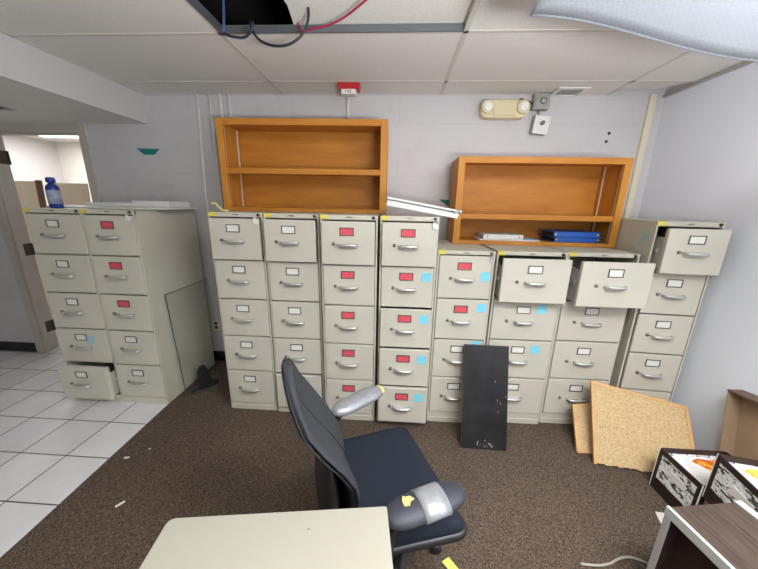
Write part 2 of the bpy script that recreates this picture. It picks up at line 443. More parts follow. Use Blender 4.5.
struct('trim_2', bm, M_tbard, 'bare grey steel angle around the open ceiling cell', 'trim')
bm = BM(); box(bm, 1.965, 2.012, YW-.022, YW, 0, ZC, .004); struct('trim_3', bm, M_bead, 'cream strip running up the back wall near the corner', 'trim')
bm = BM(); box(bm, XR-.022, XR, YF, YW, ZC-.022, ZC-.004); struct('trim_4', bm, mat('wall_angle', (172, 168, 164), .5), 'grey wall angle along the right wall', 'trim')
bm = BM(); box(bm, DX1+.07, 1.9, YW-.012, YW, 0, .11, .003); box(bm, XL, DX0-.08, YW-.012, YW, 0, .11, .003)
struct('baseboard_back', bm, M_bbase, 'black rubber baseboard along the back wall', 'baseboard')

# door frame
bm = BM()
for (x0, x1) in ((DX0-.075, DX0), (DX1, DX1+.075)): box(bm, x0, x1, YW-.02, YW+.14, 0, DZ+.07, .004)
box(bm, DX0, DX1, YW-.02, YW+.14, DZ, DZ+.07, .004)
box(bm, DX0-.001, DX0+.018, YW+.0, YW+.05, 0, DZ-.018, .003); box(bm, DX1-.018, DX1+.001, YW+.055, YW+.1, 0, DZ-.018, .003); box(bm, DX0, DX1, YW+.055, YW+.1, DZ-.018, DZ+.001, .003)
d = struct('door_1', bm, M_jamb, 'open doorway with a grey metal frame and no door leaf', 'doorway')
for z in (2.0, 1.115, .268):
    bm = BM(); box(bm, DX0-.001, DX0+.005, YW+.056, YW+.135, z-.06, z+.06, .001); tube(bm, [(DX0+.008, YW+.14, z-.062), (DX0+.008, YW+.14, z+.062)], .008)
    obj('hinge', bm, M_hinge, d)

# ------------------------------------------------------------------ filing cabinets
W_L, W_G = .381, .464
drawer_cache = {}
def drawer_meshes(W, h, deep):
    key = (W, h, deep)
    if key in drawer_cache: return drawer_cache[key]
    w = W-.030
    b = BM(); box(b, 0, w, -.006, .016, .004, h-.006, .004)
    box(b, .006, w-.006, .016, .03, .010, h-.012)
    if deep:
        D = .56; z0, z1 = .02, h-.07
        box(b, .008, .011, .03, D, z0, z1, mi=1); box(b, w-.011, w-.008, .03, D, z0, z1, mi=1)
        box(b, .008, w-.008, .03, D, z0, z0+.003, mi=1); box(b, .008, w-.008, D-.003, D, z0, z1, mi=1)
        box(b, .004, .012, .03, D, z1-.004, z1+.004, .001, mi=1); box(b, w-.012, w-.004, .03, D, z1-.004, z1+.004, .001, mi=1)
    front = mesh('drawer', b, [M_putty2, M_inner])
    cx, cz = w*.48, h
    b = BM(); lz = h*.755; fw_, fh_ = .047, .027
    for (x0, x1, z0, z1) in ((-fw_, fw_, fh_-.006, fh_), (-fw_, fw_, -fh_, -fh_+.006), (-fw_, -fw_+.006, -fh_, fh_), (fw_-.006, fw_, -fh_, fh_)):
        box(b, cx+x0, cx+x1, -.011, -.005, lz+z0, lz+z1, .001)
    holder = mesh('label_holder', b, M_frame)
    b = BM(); box(b, cx-fw_+.005, cx+fw_-.005, -.0085, -.005, lz-fh_+.005, lz+fh_-.005)
    card = mesh('label_card', b, M_white)
    b = BM(); hz = h*.47; hx = w*.50; r = .0085
    pts = [(-.062, -.006, 0), (-.060, -.022, 0), (-.052, -.034, 0), (-.035, -.040, -.001), (0, -.042, -.002), (.035, -.040, -.001), (.052, -.034, 0), (.060, -.022, 0), (.062, -.006, 0)]
    tube(b, [(hx+p[0], p[1], hz+p[2]) for p in pts], [.007, .008, .009, .010, .010, .010, .009, .008, .007], 10)
    box(b, hx-.062, hx+.062, -.012, -.006, hz-.022, hz-.004, .002)
    box(b, hx-.055, hx+.055, -.040, -.010, hz-.013, hz-.007, .002)
    handle = mesh('handle', b, M_chrome)
    b = BM(); lathe(b, [(.011, 0), (.011, .006), (.008, .012), (0, .013)], 14, M=Matrix.Translation((w*.235, -.006, hz+.004)) @ Matrix.Rotation(PI/2, 4, 'X'))
    latch = mesh('latch', b, M_lock)
    drawer_cache[key] = (front, holder, card, handle, latch)
    return drawer_cache[key]
card_red = {}
body_cache = {}
def body_mesh(W, H, D, n, zb, zt):
    key = (W, H, D, n)
    if key in body_cache: return body_cache[key]
    b = BM(); t = .012
    box(b, 0, t, 0, D, 0, H, .002); box(b, W-t, W, 0, D, 0, H, .002)
    box(b, t, W-t, D-.006, D, 0, H-.002); box(b, 0, W, 0, D, H-.010, H, .003)
    box(b, .0, W, -.002, .02, zt+.002, H, .003)               # top rail
    box(b, t, W-t, 0, .02, 0, zb-.002, .002)                  # plinth
    box(b, t-.001, W-t+.001, -.004, .01, .0, .042, .002)
    h = (zt-zb)/n
    for k in range(1, n): box(b, t, W-t, .022, D-.01, zb+k*h-.006, zb+k*h+.002)
    box(b, t, W-t, .02, D, .05, .054)
    body_cache[key] = mesh('body', b, M_putty)
    return body_cache[key]

def cabinet(x, y, rz, W, H, D, n, zb, zt, label, pulls={}, reds=(), ins=.015):
    """pulls: {drawer index from the top (0 = top): metres}; origin = front-left bottom corner"""
    t = thing('filing_cabinet', label, 'filing cabinet', (x, y, 0), rz, 'filing cabinets')
    obj('body', body_mesh(W, H, D, n, zb, zt), None, t)
    h = (zt-zb)/n
    for k in range(n):
        p = pulls.get(k, 0.0)
        fr, ho, ca, ha, la = drawer_meshes(round(W-2*ins+.03, 4), round(h, 4), p > .012)
        d = obj('drawer', fr, None, t, (ins, -p-.002, zt-(k+1)*h))
        obj('label_holder', ho, None, d)
        c = obj('label_card', ca, None, d)
        if k in reds:
            key = (W, round(h, 4))
            if key not in card_red:
                m2 = ca.copy(); m2.materials[0] = M_red; card_red[key] = m2
            c.data = card_red[key]; c['label'] = 'red label card'
        obj('handle', ha, None, d); obj('latch', la, None, d)
        if p > .06:
            b = BM(); w = W-2*ins; box(b, -.004, .003, .05, .5, h*.45, h*.45+.03, .002); box(b, w-.003, w+.004, .05, .5, h*.45, h*.45+.03, .002)
            obj('slide_rail', b, M_chrome, d)
    b = BM(); lathe(b, [(.010, 0), (.010, .008), (.006, .012), (0, .012)], 14, M=Matrix.Translation((W*.93, -.002, H-.014)) @ Matrix.Rotation(PI/2, 4, 'X'))
    obj('lock', b, M_dark, t)
    b = BM(); box(b, W*.46, W*.46+.035, -.005, -.001, H-.018, H-.010, .001); obj('badge', b, M_lock, t)
    b = BM(); box(b, .004, .052, -.0035, -.001, H-.027, H-.002); box(b, .004, .052, -.003, .02, H-.001, H+.0006); obj('sticker', b, M_yel, t)['label'] = 'yellow sticker'
    return t

H5, Z5b, Z5t = 1.558, .06, 1.525
H4, Z4b, Z4t = 1.341, .09, 1.312
A5 = (H5, .66, 5, Z5b, Z5t); A4 = (H4, .66, 4, Z4b, Z4t)
cabA = cabinet(-2.655, 2.070, 0, .430, *A5, 'beige five-drawer filing cabinet beside the doorway, bottom drawer pulled out', {4: .065})
cabB = cabinet(-2.222, 2.066, 0, .392, *A5, 'beige five-drawer filing cabinet with a glass pane leaning on its side', {}, (0, 1, 2))
cab1 = cabinet(-1.292, 2.062, 0, W_L, *A5, 'beige five-drawer filing cabinet at the gap end of the long row, white label cards', {0: .025})
cab2 = cabinet(-.900, 2.052, 0, W_L, *A5, 'beige five-drawer filing cabinet partly hidden behind the chair back, white label cards', {0: .037, 4: .02})
cab3 = cabinet(-.500, 2.002, 0, W_L, *A5, 'beige five-drawer filing cabinet with red cards and no sticky notes, behind the chair armrest', {0: .03}, range(5))
cab4 = cabinet(-.102, 2.003, 0, W_L, *A5, 'beige five-drawer filing cabinet with red cards and four blue sticky notes', {0: .028, 2: .026, 3: .05, 4: .072}, range(5))
cab5 = cabinet(.288, 2.034, 0, W_L, *A4, 'narrow four-drawer beige filing cabinet behind the leaning black board, two red cards', {}, (0, 1))
cab6 = cabinet(.690, 2.064, 0, W_G, *A4, 'wide four-drawer beige filing cabinet with two blue notes, top drawer ajar', {0: .085})
cab7 = cabinet(1.168, 2.086, 0, W_G, *A4, 'wide four-drawer beige filing cabinet with its top drawer pulled far out', {0: .145})
cab8 = cabinet(1.668, 2.062, math.radians(-4), .387, *A5, 'beige five-drawer filing cabinet in the corner by the right wall, top drawer ajar', {0: .075}, ins=.024)

bpy.context.view_layer.update()
def front_pt(cab, x, z, out=0.0):
    return cab.matrix_world @ Vector((x, -.0085-out, z)), cab.rotation_euler.z

def note_bm(s=.060):
    b = BM(); n = 5; t = bmesh.new(); rows = []
    for i in range(n+1):
        z = -s/2+s*i/n; y = -.0012-.007*max(0, (n-i)/n-.4)**1.5
        rows.append([t.verts.new((-s/2, y, z)), t.verts.new((s/2, y, z)), t.verts.new((s/2, y+.0006, z)), t.verts.new((-s/2, y+.0006, z))])
    for A, B in zip(rows, rows[1:]):
        for k in range(4): t.faces.new((A[k], A[(k+1) % 4], B[(k+1) % 4], B[k]))
    t.faces.new(rows[0]); t.faces.new(rows[-1])
    bmesh.ops.recalc_face_normals(t, faces=list(t.faces)); merge(b, t)
    return b
note_me = mesh('sticky_note', note_bm(), M_blue)
note_pale = note_me.copy(); note_pale.materials[0] = mat('pale_blue_paper', (160, 202, 208), .7)
def note(cab, x, z, out, roll, label):
    p, rz = front_pt(cab, x, z, out)
    o = obj('sticky_note', note_me if cab is not cabA else note_pale, None, None, p); o.rotation_euler = (0, roll, rz)
    tag(o, label, 'sticky note', 'blue sticky notes on the drawers')
h5 = (Z5t-Z5b)/5; h4 = (Z4t-Z4b)/4
note(cab4, .318, Z5t-h5*1.25, 0, .05, 'blue sticky note on the second drawer down of the red-card cabinet')
note(cab4, .312, Z5t-h5*2.25, .026, -.05, 'blue sticky note on the middle drawer of the five-drawer red-card cabinet')
note(cab4, .312, Z5t-h5*3.25, .05, .03, 'blue sticky note on the second drawer from the floor, under a black gap')
note(cab4, .305, Z5t-h5*4.25, .072, -.03, 'blue sticky note on the bottom drawer that is pulled slightly out')
note(cab5, .325, Z4t-h4*.47, 0, -.12, 'blue sticky note on the top drawer of the cabinet behind the black board')
note(cab5, .322, Z4t-h4*1.2, 0, .1, 'blue sticky note on the second drawer behind the black board, beside a red card')
note(cab5, .315, Z4t-h4*2.12, 0, .0, 'blue sticky note just above the top edge of the black board')
note(cab6, .345, Z4t-h4*1.22, 0, .08, 'blue sticky note under the ajar wide drawer, on the second drawer')
note(cab6, .345, Z4t-h4*2.22, 0, -.03, 'blue sticky note beside the black board on the third wide drawer')
note(cabA, .285, Z5t-h5*3.30, 0, -.05, 'pale blue sticky note on the cabinet by the doorway')

# key tags hanging at the locks
def key_tag(cab, x, z, out, label, kind='tag'):
    p, rz = front_pt(cab, x, z, out)
    t = thing('key_tag', label, 'key tag', p, rz, 'keys and tags hanging at the cabinet locks')
    b = BM(); tube(b, [(.010*math.cos(a), -.004, -.006+.010*math.sin(a)) for a in [2*PI*k/14 for k in range(14)]], .0012, 6, closed=True); obj('key_ring', b, M_chrome, t)
    b = BM()
    if kind == 'tag':
        prism(b, [(-.016, -.006, -.018), (-.006, -.006, -.010), (.020, -.006, -.034), (.016, -.006, -.058), (-.018, -.006, -.050)], (0, -.002, 0)); obj('paper_tag', b, M_white, t)
    else:
        box(b, -.005, .005, -.006, -.003, -.05, -.014, .001); lathe(b, [(.009, 0), (.009, .003)], 12, M=Matrix.Translation((0, -.003, -.018)) @ Matrix.Rotation(PI/2, 4, 'X')); obj('key', b, M_chrome, t)
key_tag(cabB, .365, H5-.016, .010, 'white tag on the lock of the cabinet with the glass pane')
key_tag(cab1, .352, H5-.016, .030, 'small white tag on the lock of the first white-card cabinet in the long row')
key_tag(cab4, .352, H5-.02, .034, 'small white tag at the lock of the cabinet with four blue notes')
key_tag(cab5, .354, H4-.016, .012, 'key hanging in the lock above the black board', 'key')

# mint tape strips on the side of the corner cabinet
for k, (dy, dz) in enumerate(((0.02, 0), (.055, -.035))):
    p = cab8.matrix_world @ Vector((-.001, .05+dy, 1.455+dz))
    b = BM(); box(b, -.0008, 0, -.009, .009, -.045, .045, M=Matrix.Rotation(.45, 4, 'X'))
    tag(obj('tape_strip', b, M_mint, None, p, (0, 0, cab8.rotation_euler.z)), ('pale green tape strip nearest the front edge on the corner cabinet side', 'lower pale green tape strip on the corner cabinet side')[k], 'tape', 'pale green tape on the corner cabinet')

# ------------------------------------------------------------------ bookcases
def bookcase(x, y, z, W, H, D, rz, zsh, label, tb=.045, bb=.03, sd=.05):
    t = thing('bookcase', label, 'bookcase', (x, y, z), rz, 'oak bookcases on top of the cabinets')
    b = BM(); box(b, 0, .022, 0, D, 0, H, .002); box(b, 0, sd, -.004, .02, 0, H, .002); obj('side_panel', b, M_oakv, t)
    b = BM(); box(b, W-.022, W, 0, D, 0, H, .002); box(b, W-sd, W, -.004, .02, 0, H, .002); obj('side_panel', b, M_oakv, t)
    b = BM(); box(b, .022, W-.022, 0, D-.008, H-.022, H, .001); box(b, sd, W-sd, -.004, .02, H-tb, H, .002); obj('top_panel', b, M_oak, t)
    b = BM(); box(b, .022, W-.022, 0.02, D-.008, bb-.015, bb, .001); box(b, sd, W-sd, -.002, .02, 0, bb, .002); obj('bottom_panel', b, M_oak, t)
    b = BM(); box(b, .0, W, D-.008, D, 0, H); obj('back_panel', b, M_oak, t)
    b = BM(); box(b, .023, W-.023, .022, D-.01, zsh-.022, zsh, .001); box(b, .03, W-.03, .004, .026, zsh-.04, zsh+.002, .003); obj('shelf', b, M_oak, t)
    for xs in (.0225, W-.0225-.004):
        for yy in (.06, D-.06):
            b = BM(); box(b, xs, xs+.004, yy-.008, yy+.008, bb, H-.03); obj('shelf_standard', b, M_alu, t)['label'] = 'metal shelf standard'
    return t
bookcase(-1.362, 2.400, H5+.0012, 1.280, .668, .33, math.radians(.8), .322, 'honey oak bookcase with one shelf on the tall cabinets, empty')
bookcase(.450, 2.420, H4+.0012, 1.228, .642, .32, math.radians(-.6), .232, 'lower honey oak bookcase holding papers and blue binders', bb=.028)

# papers and binders in the right bookcase
zb = H4+.0012+.028
b = BM(); box(b, 0, .47, 0, .24, 0, .006, .001); tag(obj('paper_sheet', b, M_paper, None, (.665, 2.455, zb+.0005), (0, 0, -.03)), 'flat white sheet lying under the white binder in the oak bookcase', 'paper')
t = thing('white_binder', 'white ring binder lying flat in the oak bookcase', 'binder', (.70, 2.47, zb+.008), -.01)
b = BM(); box(b, 0, .31, 0, .24, 0, .003, .001); box(b, 0, .31, 0, .24, .036, .039, .001); box(b, 0, .31, 0, .004, 0, .039, .001); obj('cover', b, M_whitep, t)
b = BM(); box(b, .01, .30, .006, .23, .004, .034); obj('pages', b, M_paper, t)
for x in (.03, .28):
    b = BM(); lathe(b, [(.006, 0), (.006, .002)], 10, M=Matrix.Translation((x, -.0005, .02)) @ Matrix.Rotation(PI/2, 4, 'X')); obj('rivet', b, M_lock, t)
b = BM(); box(b, 0, .12, 0, .15, 0, .004, .001); tag(obj('notepad', b, mat('pale_blue_pad', (150, 195, 215), .6), None, (1.02, 2.47, zb+.0075)), 'pale blue pad beside the white binder in the oak bookcase', 'notepad')
for k, (x, y, z, rz, lab) in enumerate(((1.235, 2.45, 0, .02, 'blue ring binder lying on the bookcase floor under another blue binder'), (1.225, 2.455, .0405, -.02, 'blue ring binder lying topmost on another blue binder'))):
    t = thing('blue_binder', lab, 'binder', (x, y, zb+.001+z), rz, 'blue binders in the oak bookcase')
    b = BM(); box(b, 0, .37, 0, .26, 0, .003, .001); box(b, 0, .37, 0, .26, .035, .039, .001); box(b, 0, .37, 0, .004, 0, .005); box(b, .02, .35, .008, .016, .003, .035); obj('cover', b, M_bluep, t)
    b = BM(); box(b, .03, .36, .02, .25, .004, .026); obj('pages', b, M_dark, t)
    for x2 in (.02, .34):
        b = BM(); tube(b, [(x2, .006, .019), (x2+.001, -.004, .019)], .008, 10); obj('finger_ring', b, M_chrome, t)

# ------------------------------------------------------------------ things on top of the cabinets
# white fixture channel lying across the fourth cabinet
c0, c1 = Vector((-.062, 2.075, 1.662)), Vector((.412, 2.075, 1.584))
dv = (c1-c0); Lc = dv.length; ang = math.atan2(dv.z, dv.x)
t = thing('metal_channel', 'white enamelled metal channel tilted across the cabinet with four blue notes', 'metal channel', c0, 0)
t.rotation_euler = (0, -ang, .04)
b = BM(); box(b, 0, Lc, -.02, .08, -.038, -.004, .002); box(b, 0, Lc, -.016, .08, .004, .018, .002); box(b, .002, Lc-.002, .05, .07, -.01, .01); obj('channel', b, M_alu, t)
b = BM(); box(b, Lc, Lc+.004, -.018, .088, -.022, .022, .001); tube(b, [(Lc-.004, -.02, .008), (Lc+.018, -.024, .008)], .013, 10); tube(b, [(Lc-.03, -.018, -.006), (Lc-.012, -.02, .002)], .008, 8); obj('end_cap', b, M_chrome, t)

# yellow strap on the first cabinet of the row
b = BM(); tube(b, [(-1.405+.14, 2.2, H5+.012), (-1.255, 2.21, H5+.014), (-1.28, 2.22, H5+.04), (-1.32, 2.23, H5+.075), (-1.35, 2.235, H5+.085), (-1.362, 2.235, H5+.07)], .010, 8, sx=.6)
b.free(); b = BM(); tube(b, [(-1.19, 2.14, H5+.007), (-1.235, 2.15, H5+.010), (-1.265, 2.155, H5+.030), (-1.288, 2.16, H5+.056), (-1.312, 2.162, H5+.060), (-1.322, 2.162, H5+.045)], .0085, 8, sx=.6)
tag(obj('foam_strip', b, mat('cream_foam', (222, 208, 150), .8)), 'curled cream foam strip at the end of the tall cabinets by the oak bookcase', 'foam strip')

# white panels and trays on the two cabinets by the doorway
b = BM(); box(b, -.46, .46, -.2, .2, 0, .014, .003); tag(obj('flat_sheet', b, M_alu, None, (-2.20, 2.43, H5+.0013), (0, 0, .03)), 'long white flat sheet lying across the two cabinets by the doorway', 'sheet')
t = thing('white_tray', 'white shallow tray nearer the long row, on the flat white sheet', 'tray', (-1.92, 2.46, H5+.016), .02, 'white trays on the sheet')
b = BM(); box(b, -.15, .15, -.12, .12, 0, .006); [box(b, *v) for v in ((-.15, .15, -.12, -.114, 0, .045), (-.15, .15, .114, .12, 0, .045), (-.15, -.144, -.12, .12, 0, .045), (.144, .15, -.12, .12, 0, .045))]; obj('shell', b, M_whitep, t)
b = BM(); box(b, -.155, .155, -.125, .125, .043, .049, .002); obj('lid', b, M_whitep, t)
b = BM(); box(b, -.2, .2, -.13, .13, 0, .03, .004); tag(obj('white_slab', b, M_alu, None, (-2.27, 2.48, H5+.016), (0, 0, -.01)), 'thin white slab behind the blue bottle on the flat white sheet', 'slab')

# blue bottle
t = thing('spray_bottle', 'dark blue bottle with silver label on the cabinet by the doorway', 'bottle', (-2.47, 2.135, H5+.0013), .3)
b = BM(); lathe(b, [(.034, 0), (.038, .006), (.038, .13), (.036, .148), (.026, .162), (.018, .168), (.018, .176)], 28); obj('bottle_body', b, M_bottle, t)
b = BM(); lathe(b, [(.0386, .03), (.0386, .125)], 28); obj('bottle_label', b, M_label, t)
b = BM(); lathe(b, [(.018, .176), (.026, .178), (.026, .20), (.022, .212), (0, .214)], 24); obj('cap', b, M_bottle, t)

# ------------------------------------------------------------------ wall and ceiling fittings
b = BM()
for (x, z0) in ((-1.735, .11),):
    tube(b, [(x, YW-.012, z0), (x-.01, YW-.012, 1.7), (x+.02, YW-.012, ZC)], .011, 8)
tag(obj('conduit', b, M_pipe), 'thin painted conduit running full height beside the green tape mark', 'conduit', 'painted conduits on the back wall')
for x, zb_, lab in ((-1.61, 1.3, 'long painted conduit second along from the green tape mark'), (-1.52, 2.0, 'painted conduit second from the empty oak bookcase'), (-1.445, 1.9, 'painted conduit closest to the empty oak bookcase')):
    b = BM(); tube(b, [(x+.01, YW-.012, zb_), (x, YW-.012, ZC)], .011, 8); tag(obj('conduit', b, M_pipe), lab, 'conduit', 'painted conduits on the back wall')
b = BM(); tube(b, [(-.425, YW-.012, 1.9), (-.43, YW-.012, 2.44), (-.42, YW-.05, 2.475), (-.40, 2.62, 2.485)], .010, 8)
tag(obj('conduit', b, M_pipe), 'thin conduit rising from the empty oak bookcase to the red alarm', 'conduit', 'painted conduits on the back wall')
# alarm
t = thing('fire_alarm', 'red and white fire alarm strobe hanging at the ceiling above the empty bookcase', 'fire alarm', (-.386, 2.56, ZC-.004))
b = BM(); prism(b, [(-.085, -.03, 0), (.085, -.03, 0), (.075, -.03, -.045), (-.075, -.03, -.045)], (0, .09, 0), bev=.004); obj('alarm_housing', b, M_redp, t)
b = BM(); box(b, -.055, .055, -.036, .045, -.078, -.045, .005); obj('strobe', b, M_whitep, t)
cu = bpy.data.curves.new('alarm_lettering', 'FONT'); cu.body = 'FIRE'; cu.size = .026; cu.extrude = .0006; cu.align_x = 'CENTER'; cu.materials.append(M_redp)
o = bpy.data.objects.new('alarm_lettering', cu); COL.objects.link(o); o.parent = t; 
me = bpy.data.meshes.new_from_object(o.evaluated_get(bpy.context.evaluated_depsgraph_get())); bpy.data.objects.remove(o)
o = obj('alarm_lettering', me, None, t, (0, -.0368, -.071), (PI/2, 0, 0))

# emergency light
t = thing('emergency_light', 'beige twin-lamp emergency light high on the back wall', 'emergency light', (.835, YW, 2.385))
b = BM(); pts = []
hw, hh, rr = .185, .066, .05
for (cx_, cz_, a0) in ((hw-rr, hh-rr, 0), (-hw+rr, hh-rr, PI/2), (-hw+rr, -hh+rr, PI), (hw-rr, -hh+rr, 1.5*PI)):
    for k in range(6): a = a0+k*PI/10; pts.append((cx_+rr*math.cos(a), 0, cz_+rr*math.sin(a)))
prism(b, pts, (0, -.075, 0), bev=.008); box(b, -.09, .09, -.085, -.07, -.05, .045, .006); obj('light_housing', b, M_beige, t)
for x in (-.138, .138):
    b = BM(); lathe(b, [(.05, 0), (.052, .02), (.044, .030), (.036, .030)], 22, M=Matrix.Translation((x, -.068, .012)) @ Matrix.Rotation(PI/2, 4, 'X')); l = obj('lamp_head', b, M_beige, t)
    b = BM(); lathe(b, [(.036, 0.028), (.032, .036), (.014, .040), (.012, .037), (0, .036)], 22, M=Matrix.Translation((x, -.068, .012)) @ Matrix.Rotation(PI/2, 4, 'X')); obj('lamp_lens', b, M_lampglass, l)
t = thing('junction_box', 'square galvanized junction box just below the ceiling beside the emergency light', 'junction box', (1.12, YW, 2.443))
b = BM(); box(b, -.062, .062, -.06, 0, -.058, .058, .004); obj('box_body', b, M_gal, t)
b = BM(); box(b, -.05, .055, -.066, -.06, -.05, .05, .002); lathe(b, [(.026, 0), (.022, .012), (0, .013)], 14, M=Matrix.Translation((.01, -.066, .004)) @ Matrix.Rotation(PI/2, 4, 'X')); obj('cover_plate', b, M_gal, t)
b = BM(); tube(b, [(-.062, -.03, .0), (-.085, -.03, -.01), (-.09, -.03, -.035)], .012, 8); obj('connector', b, M_gal, t)
t = thing('switch_box', 'white surface switch box hanging under the galvanized junction box', 'switch box', (1.138, YW, 2.275))
b = BM(); box(b, -.06, .06, -.055, 0, -.066, .066, .004, M=Matrix.Rotation(.1, 4, 'Y')); obj('box_body', b, M_gal, t)
b = BM(); box(b, -.056, .064, -.062, -.055, -.07, .066, .002, M=Matrix.Rotation(.1, 4, 'Y')); obj('face_plate', b, M_whitep, t)
b = BM(); lathe(b, [(.016, 0), (.014, .022), (0, .024)], 14, M=Matrix.Translation((.006, -.062, .01)) @ Matrix.Rotation(PI/2, 4, 'X')); obj('key_switch', b, M_lock, t)
b = BM(); tube(b, [(-.01, -.03, .07), (-.02, -.03, .115)], .01, 8); obj('nipple', b, M_gal, t)
b = BM(); tube(b, [(.92, YW-.03, 2.45), (.97, YW-.03, 2.468), (1.02, YW-.035, 2.455), (1.06, YW-.04, 2.43)], .005, 7)
tag(obj('flex_cable', b, M_wire), 'short dark cable looping over the emergency light to the junction box', 'cable')

# ceiling vent
t = thing('air_vent', 'small white slotted air vent in the ceiling near the junction box', 'vent', (1.30, 2.715, ZC-.004))
b = BM(); [box(b, *v) for v in ((-.115, .115, -.095, -.065, -.010, .0), (-.115, .115, .065, .095, -.010, 0), (-.115, -.085, -.065, .065, -.010, 0), (.085, .115, -.065, .065, -.010, 0))]; obj('vent_frame', b, M_whitep, t)
b = BM(); box(b, -.085, .085, -.065, .065, -.001, .003); obj('backing', b, M_plen, t)
for k in range(6):
    b = BM(); box(b, -.085, .085, -.058+.02*k, -.044+.02*k, -.006, -.004); obj('slat', b, M_gal, t)

# lifted tiles
b = BM(); x0, x1 = RX[-2]+.01, XR-.01
prism(b, [(x0, 2.535, ZC), (x1, 2.535, ZC+.004), (x1-.12, YW-.045, ZC+.02), (x0+.005, YW-.055, ZC+.012)], (0, 0, .016))
tag(obj('ceiling_tile', b, M_ceil), 'ceiling tile ajar in the corner with dark gaps at the walls', 'ceiling tile')
b = BM(); prism(b, [(-.490, 1.23, ZC+.030), (.32, 1.23, ZC+.030), (.32, 1.86, ZC+.030), (-.572, 1.86, ZC+.030), (-.55, 1.7, ZC+.030), (-.565, 1.55, ZC+.030), (-.52, 1.4, ZC+.030)], (0, 0, .016))
tag(obj('ceiling_tile', b, M_ceil), 'cut ceiling tile beside the black opening in the ceiling', 'ceiling tile')

# hanging cables at the open cell
def smooth_path(P, n=6):
    P = [Vector(p) for p in P]; out = []
    for i in range(len(P)-1):
        a, b_, c, d_ = P[max(i-1, 0)], P[i], P[i+1], P[min(i+2, len(P)-1)]
        for k in range(n):
            t_ = k/n; out.append(.5*((2*b_)+(c-a)*t_+(2*a-5*b_+4*c-d_)*t_**2+(3*b_-a-3*c+d_)*t_**3))
    return out+[P[-1]]
Y0 = 1.72
b = BM(); tube(b, smooth_path([(-.885, Y0, 2.435), (-.843, Y0, 2.421), (-.785, Y0+.01, 2.422), (-.742, Y0, 2.448), (-.732, Y0, 2.480), (-.748, Y0+.01, 2.480), (-.742, Y0+.02, 2.45), (-.705, Y0, 2.405), (-.65, Y0, 2.383), (-.59, Y0, 2.380), (-.535, Y0, 2.395), (-.485, Y0, 2.433), (-.455, Y0, 2.50), (-.462, Y0, 2.58), (-.50, Y0, 2.8)]), .0062, 8)
tag(obj('ceiling_cable', b, M_wire), 'looped dark cable drooping out of the black ceiling opening', 'cable')
b = BM(); tube(b, smooth_path([(-.86, Y0, 2.95), (-.869, Y0, 2.6), (-.884, Y0, 2.437)]), .0065, 8)
tag(obj('ceiling_cable', b, M_wireb), 'straight blue cable hanging inside the black ceiling opening', 'cable')
b = BM(); tube(b, smooth_path([(-.56, 1.84, ZC+.1), (-.53, 1.84, 2.50), (-.46, 1.80, 2.488), (-.37, 1.76, 2.484), (-.27, 1.70, 2.490), (-.12, 1.55, 2.497), (0.05, 1.38, 2.503), (.1, 1.25, 2.503)]), .0052, 8)
tag(obj('ceiling_cable', b, M_pink), 'red cable trailing from the ceiling opening across the cut tile', 'cable')

# tape marks
b = BM(); prism(b, [(-.108, 0, .026), (.108, 0, .022), (.05, 0, -.026), (-.045, 0, -.026)], (0, -.0015, 0)); tag(obj('tape_mark', b, M_teal, None, (-2.235, YW-.0005, 2.05)), 'green tape mark on the dim wall above the glass-pane cabinet', 'tape')
b = BM(); prism(b, [(-.06, 0, .024), (.06, 0, .02), (.06, 0, -.03), (.02, 0, -.03)], (0, -.0015, 0)); tag(obj('tape_mark', b, M_teal, None, (.43, YW-.0005, 1.66)), 'teal tape mark on the wall between the two oak bookcases', 'tape')
# outlet
t = thing('wall_outlet', 'white duplex outlet low on the back wall in the gap between cabinets', 'outlet', (-1.81, YW, .40))
b = BM(); box(b, -.037, .037, -.006, 0, -.06, .06, .002); obj('face_plate', b, M_bead, t)
for z in (-.022, .022):
    b = BM(); box(b, -.016, .016, -.008, -.006, z-.015, z+.015, .001); obj('socket', b, M_dark, t)
# screw holes near the corner
for (x, z) in ((1.715, 2.227), (1.705, 2.165), (1.685, 1.95)):
    b = BM(); lathe(b, [(.012, 0), (.011, .004), (.004, .001), (0, .001)], 12, M=Matrix.Rotation(PI/2, 4, 'X'))
    tag(obj('wall_anchor', b, M_dark, None, (x, YW, z)), 'small dark wall anchor above the lower oak bookcase by the cream strip', 'wall anchor', 'dark wall anchors')

# ------------------------------------------------------------------ light fixtures
def troffer(x0, x1, y0, y1, label):
    t = thing('ceiling_light', label, 'ceiling light', ((x0+x1)/2, (y0+y1)/2, ZC))
    w, d = (x1-x0)/2-.015, (y1-y0)/2-.015
    b = BM(); box(b, -w, w, -d, d, .10, .106); [box(b, *v) for v in ((-w, w, -d, -d+.004, -.002, .10), (-w, w, d-.004, d, -.002, .10), (-w, -w+.004, -d, d, -.002, .10), (w-.004, w, -d, d, -.002, .10))]; obj('fixture_housing', b, M_alu, t)
    for k in (-.5, .5):
        b = BM(); tube(b, [(-w+.04, k*d, .06), (w-.04, k*d, .06)], .018, 10); obj('fluorescent_tube', b, M_tube, t)
    return t
troffer(RX[2], RX[3], RY[3+0]-0.0 - .655, RY[3], 'open ceiling light fixture above the hanging prismatic lens')
troffer(RX[2], RX[3], -.09, .565, 'added unseen ceiling fixture over the viewer')  # invented fixture, out of view, to house the main light
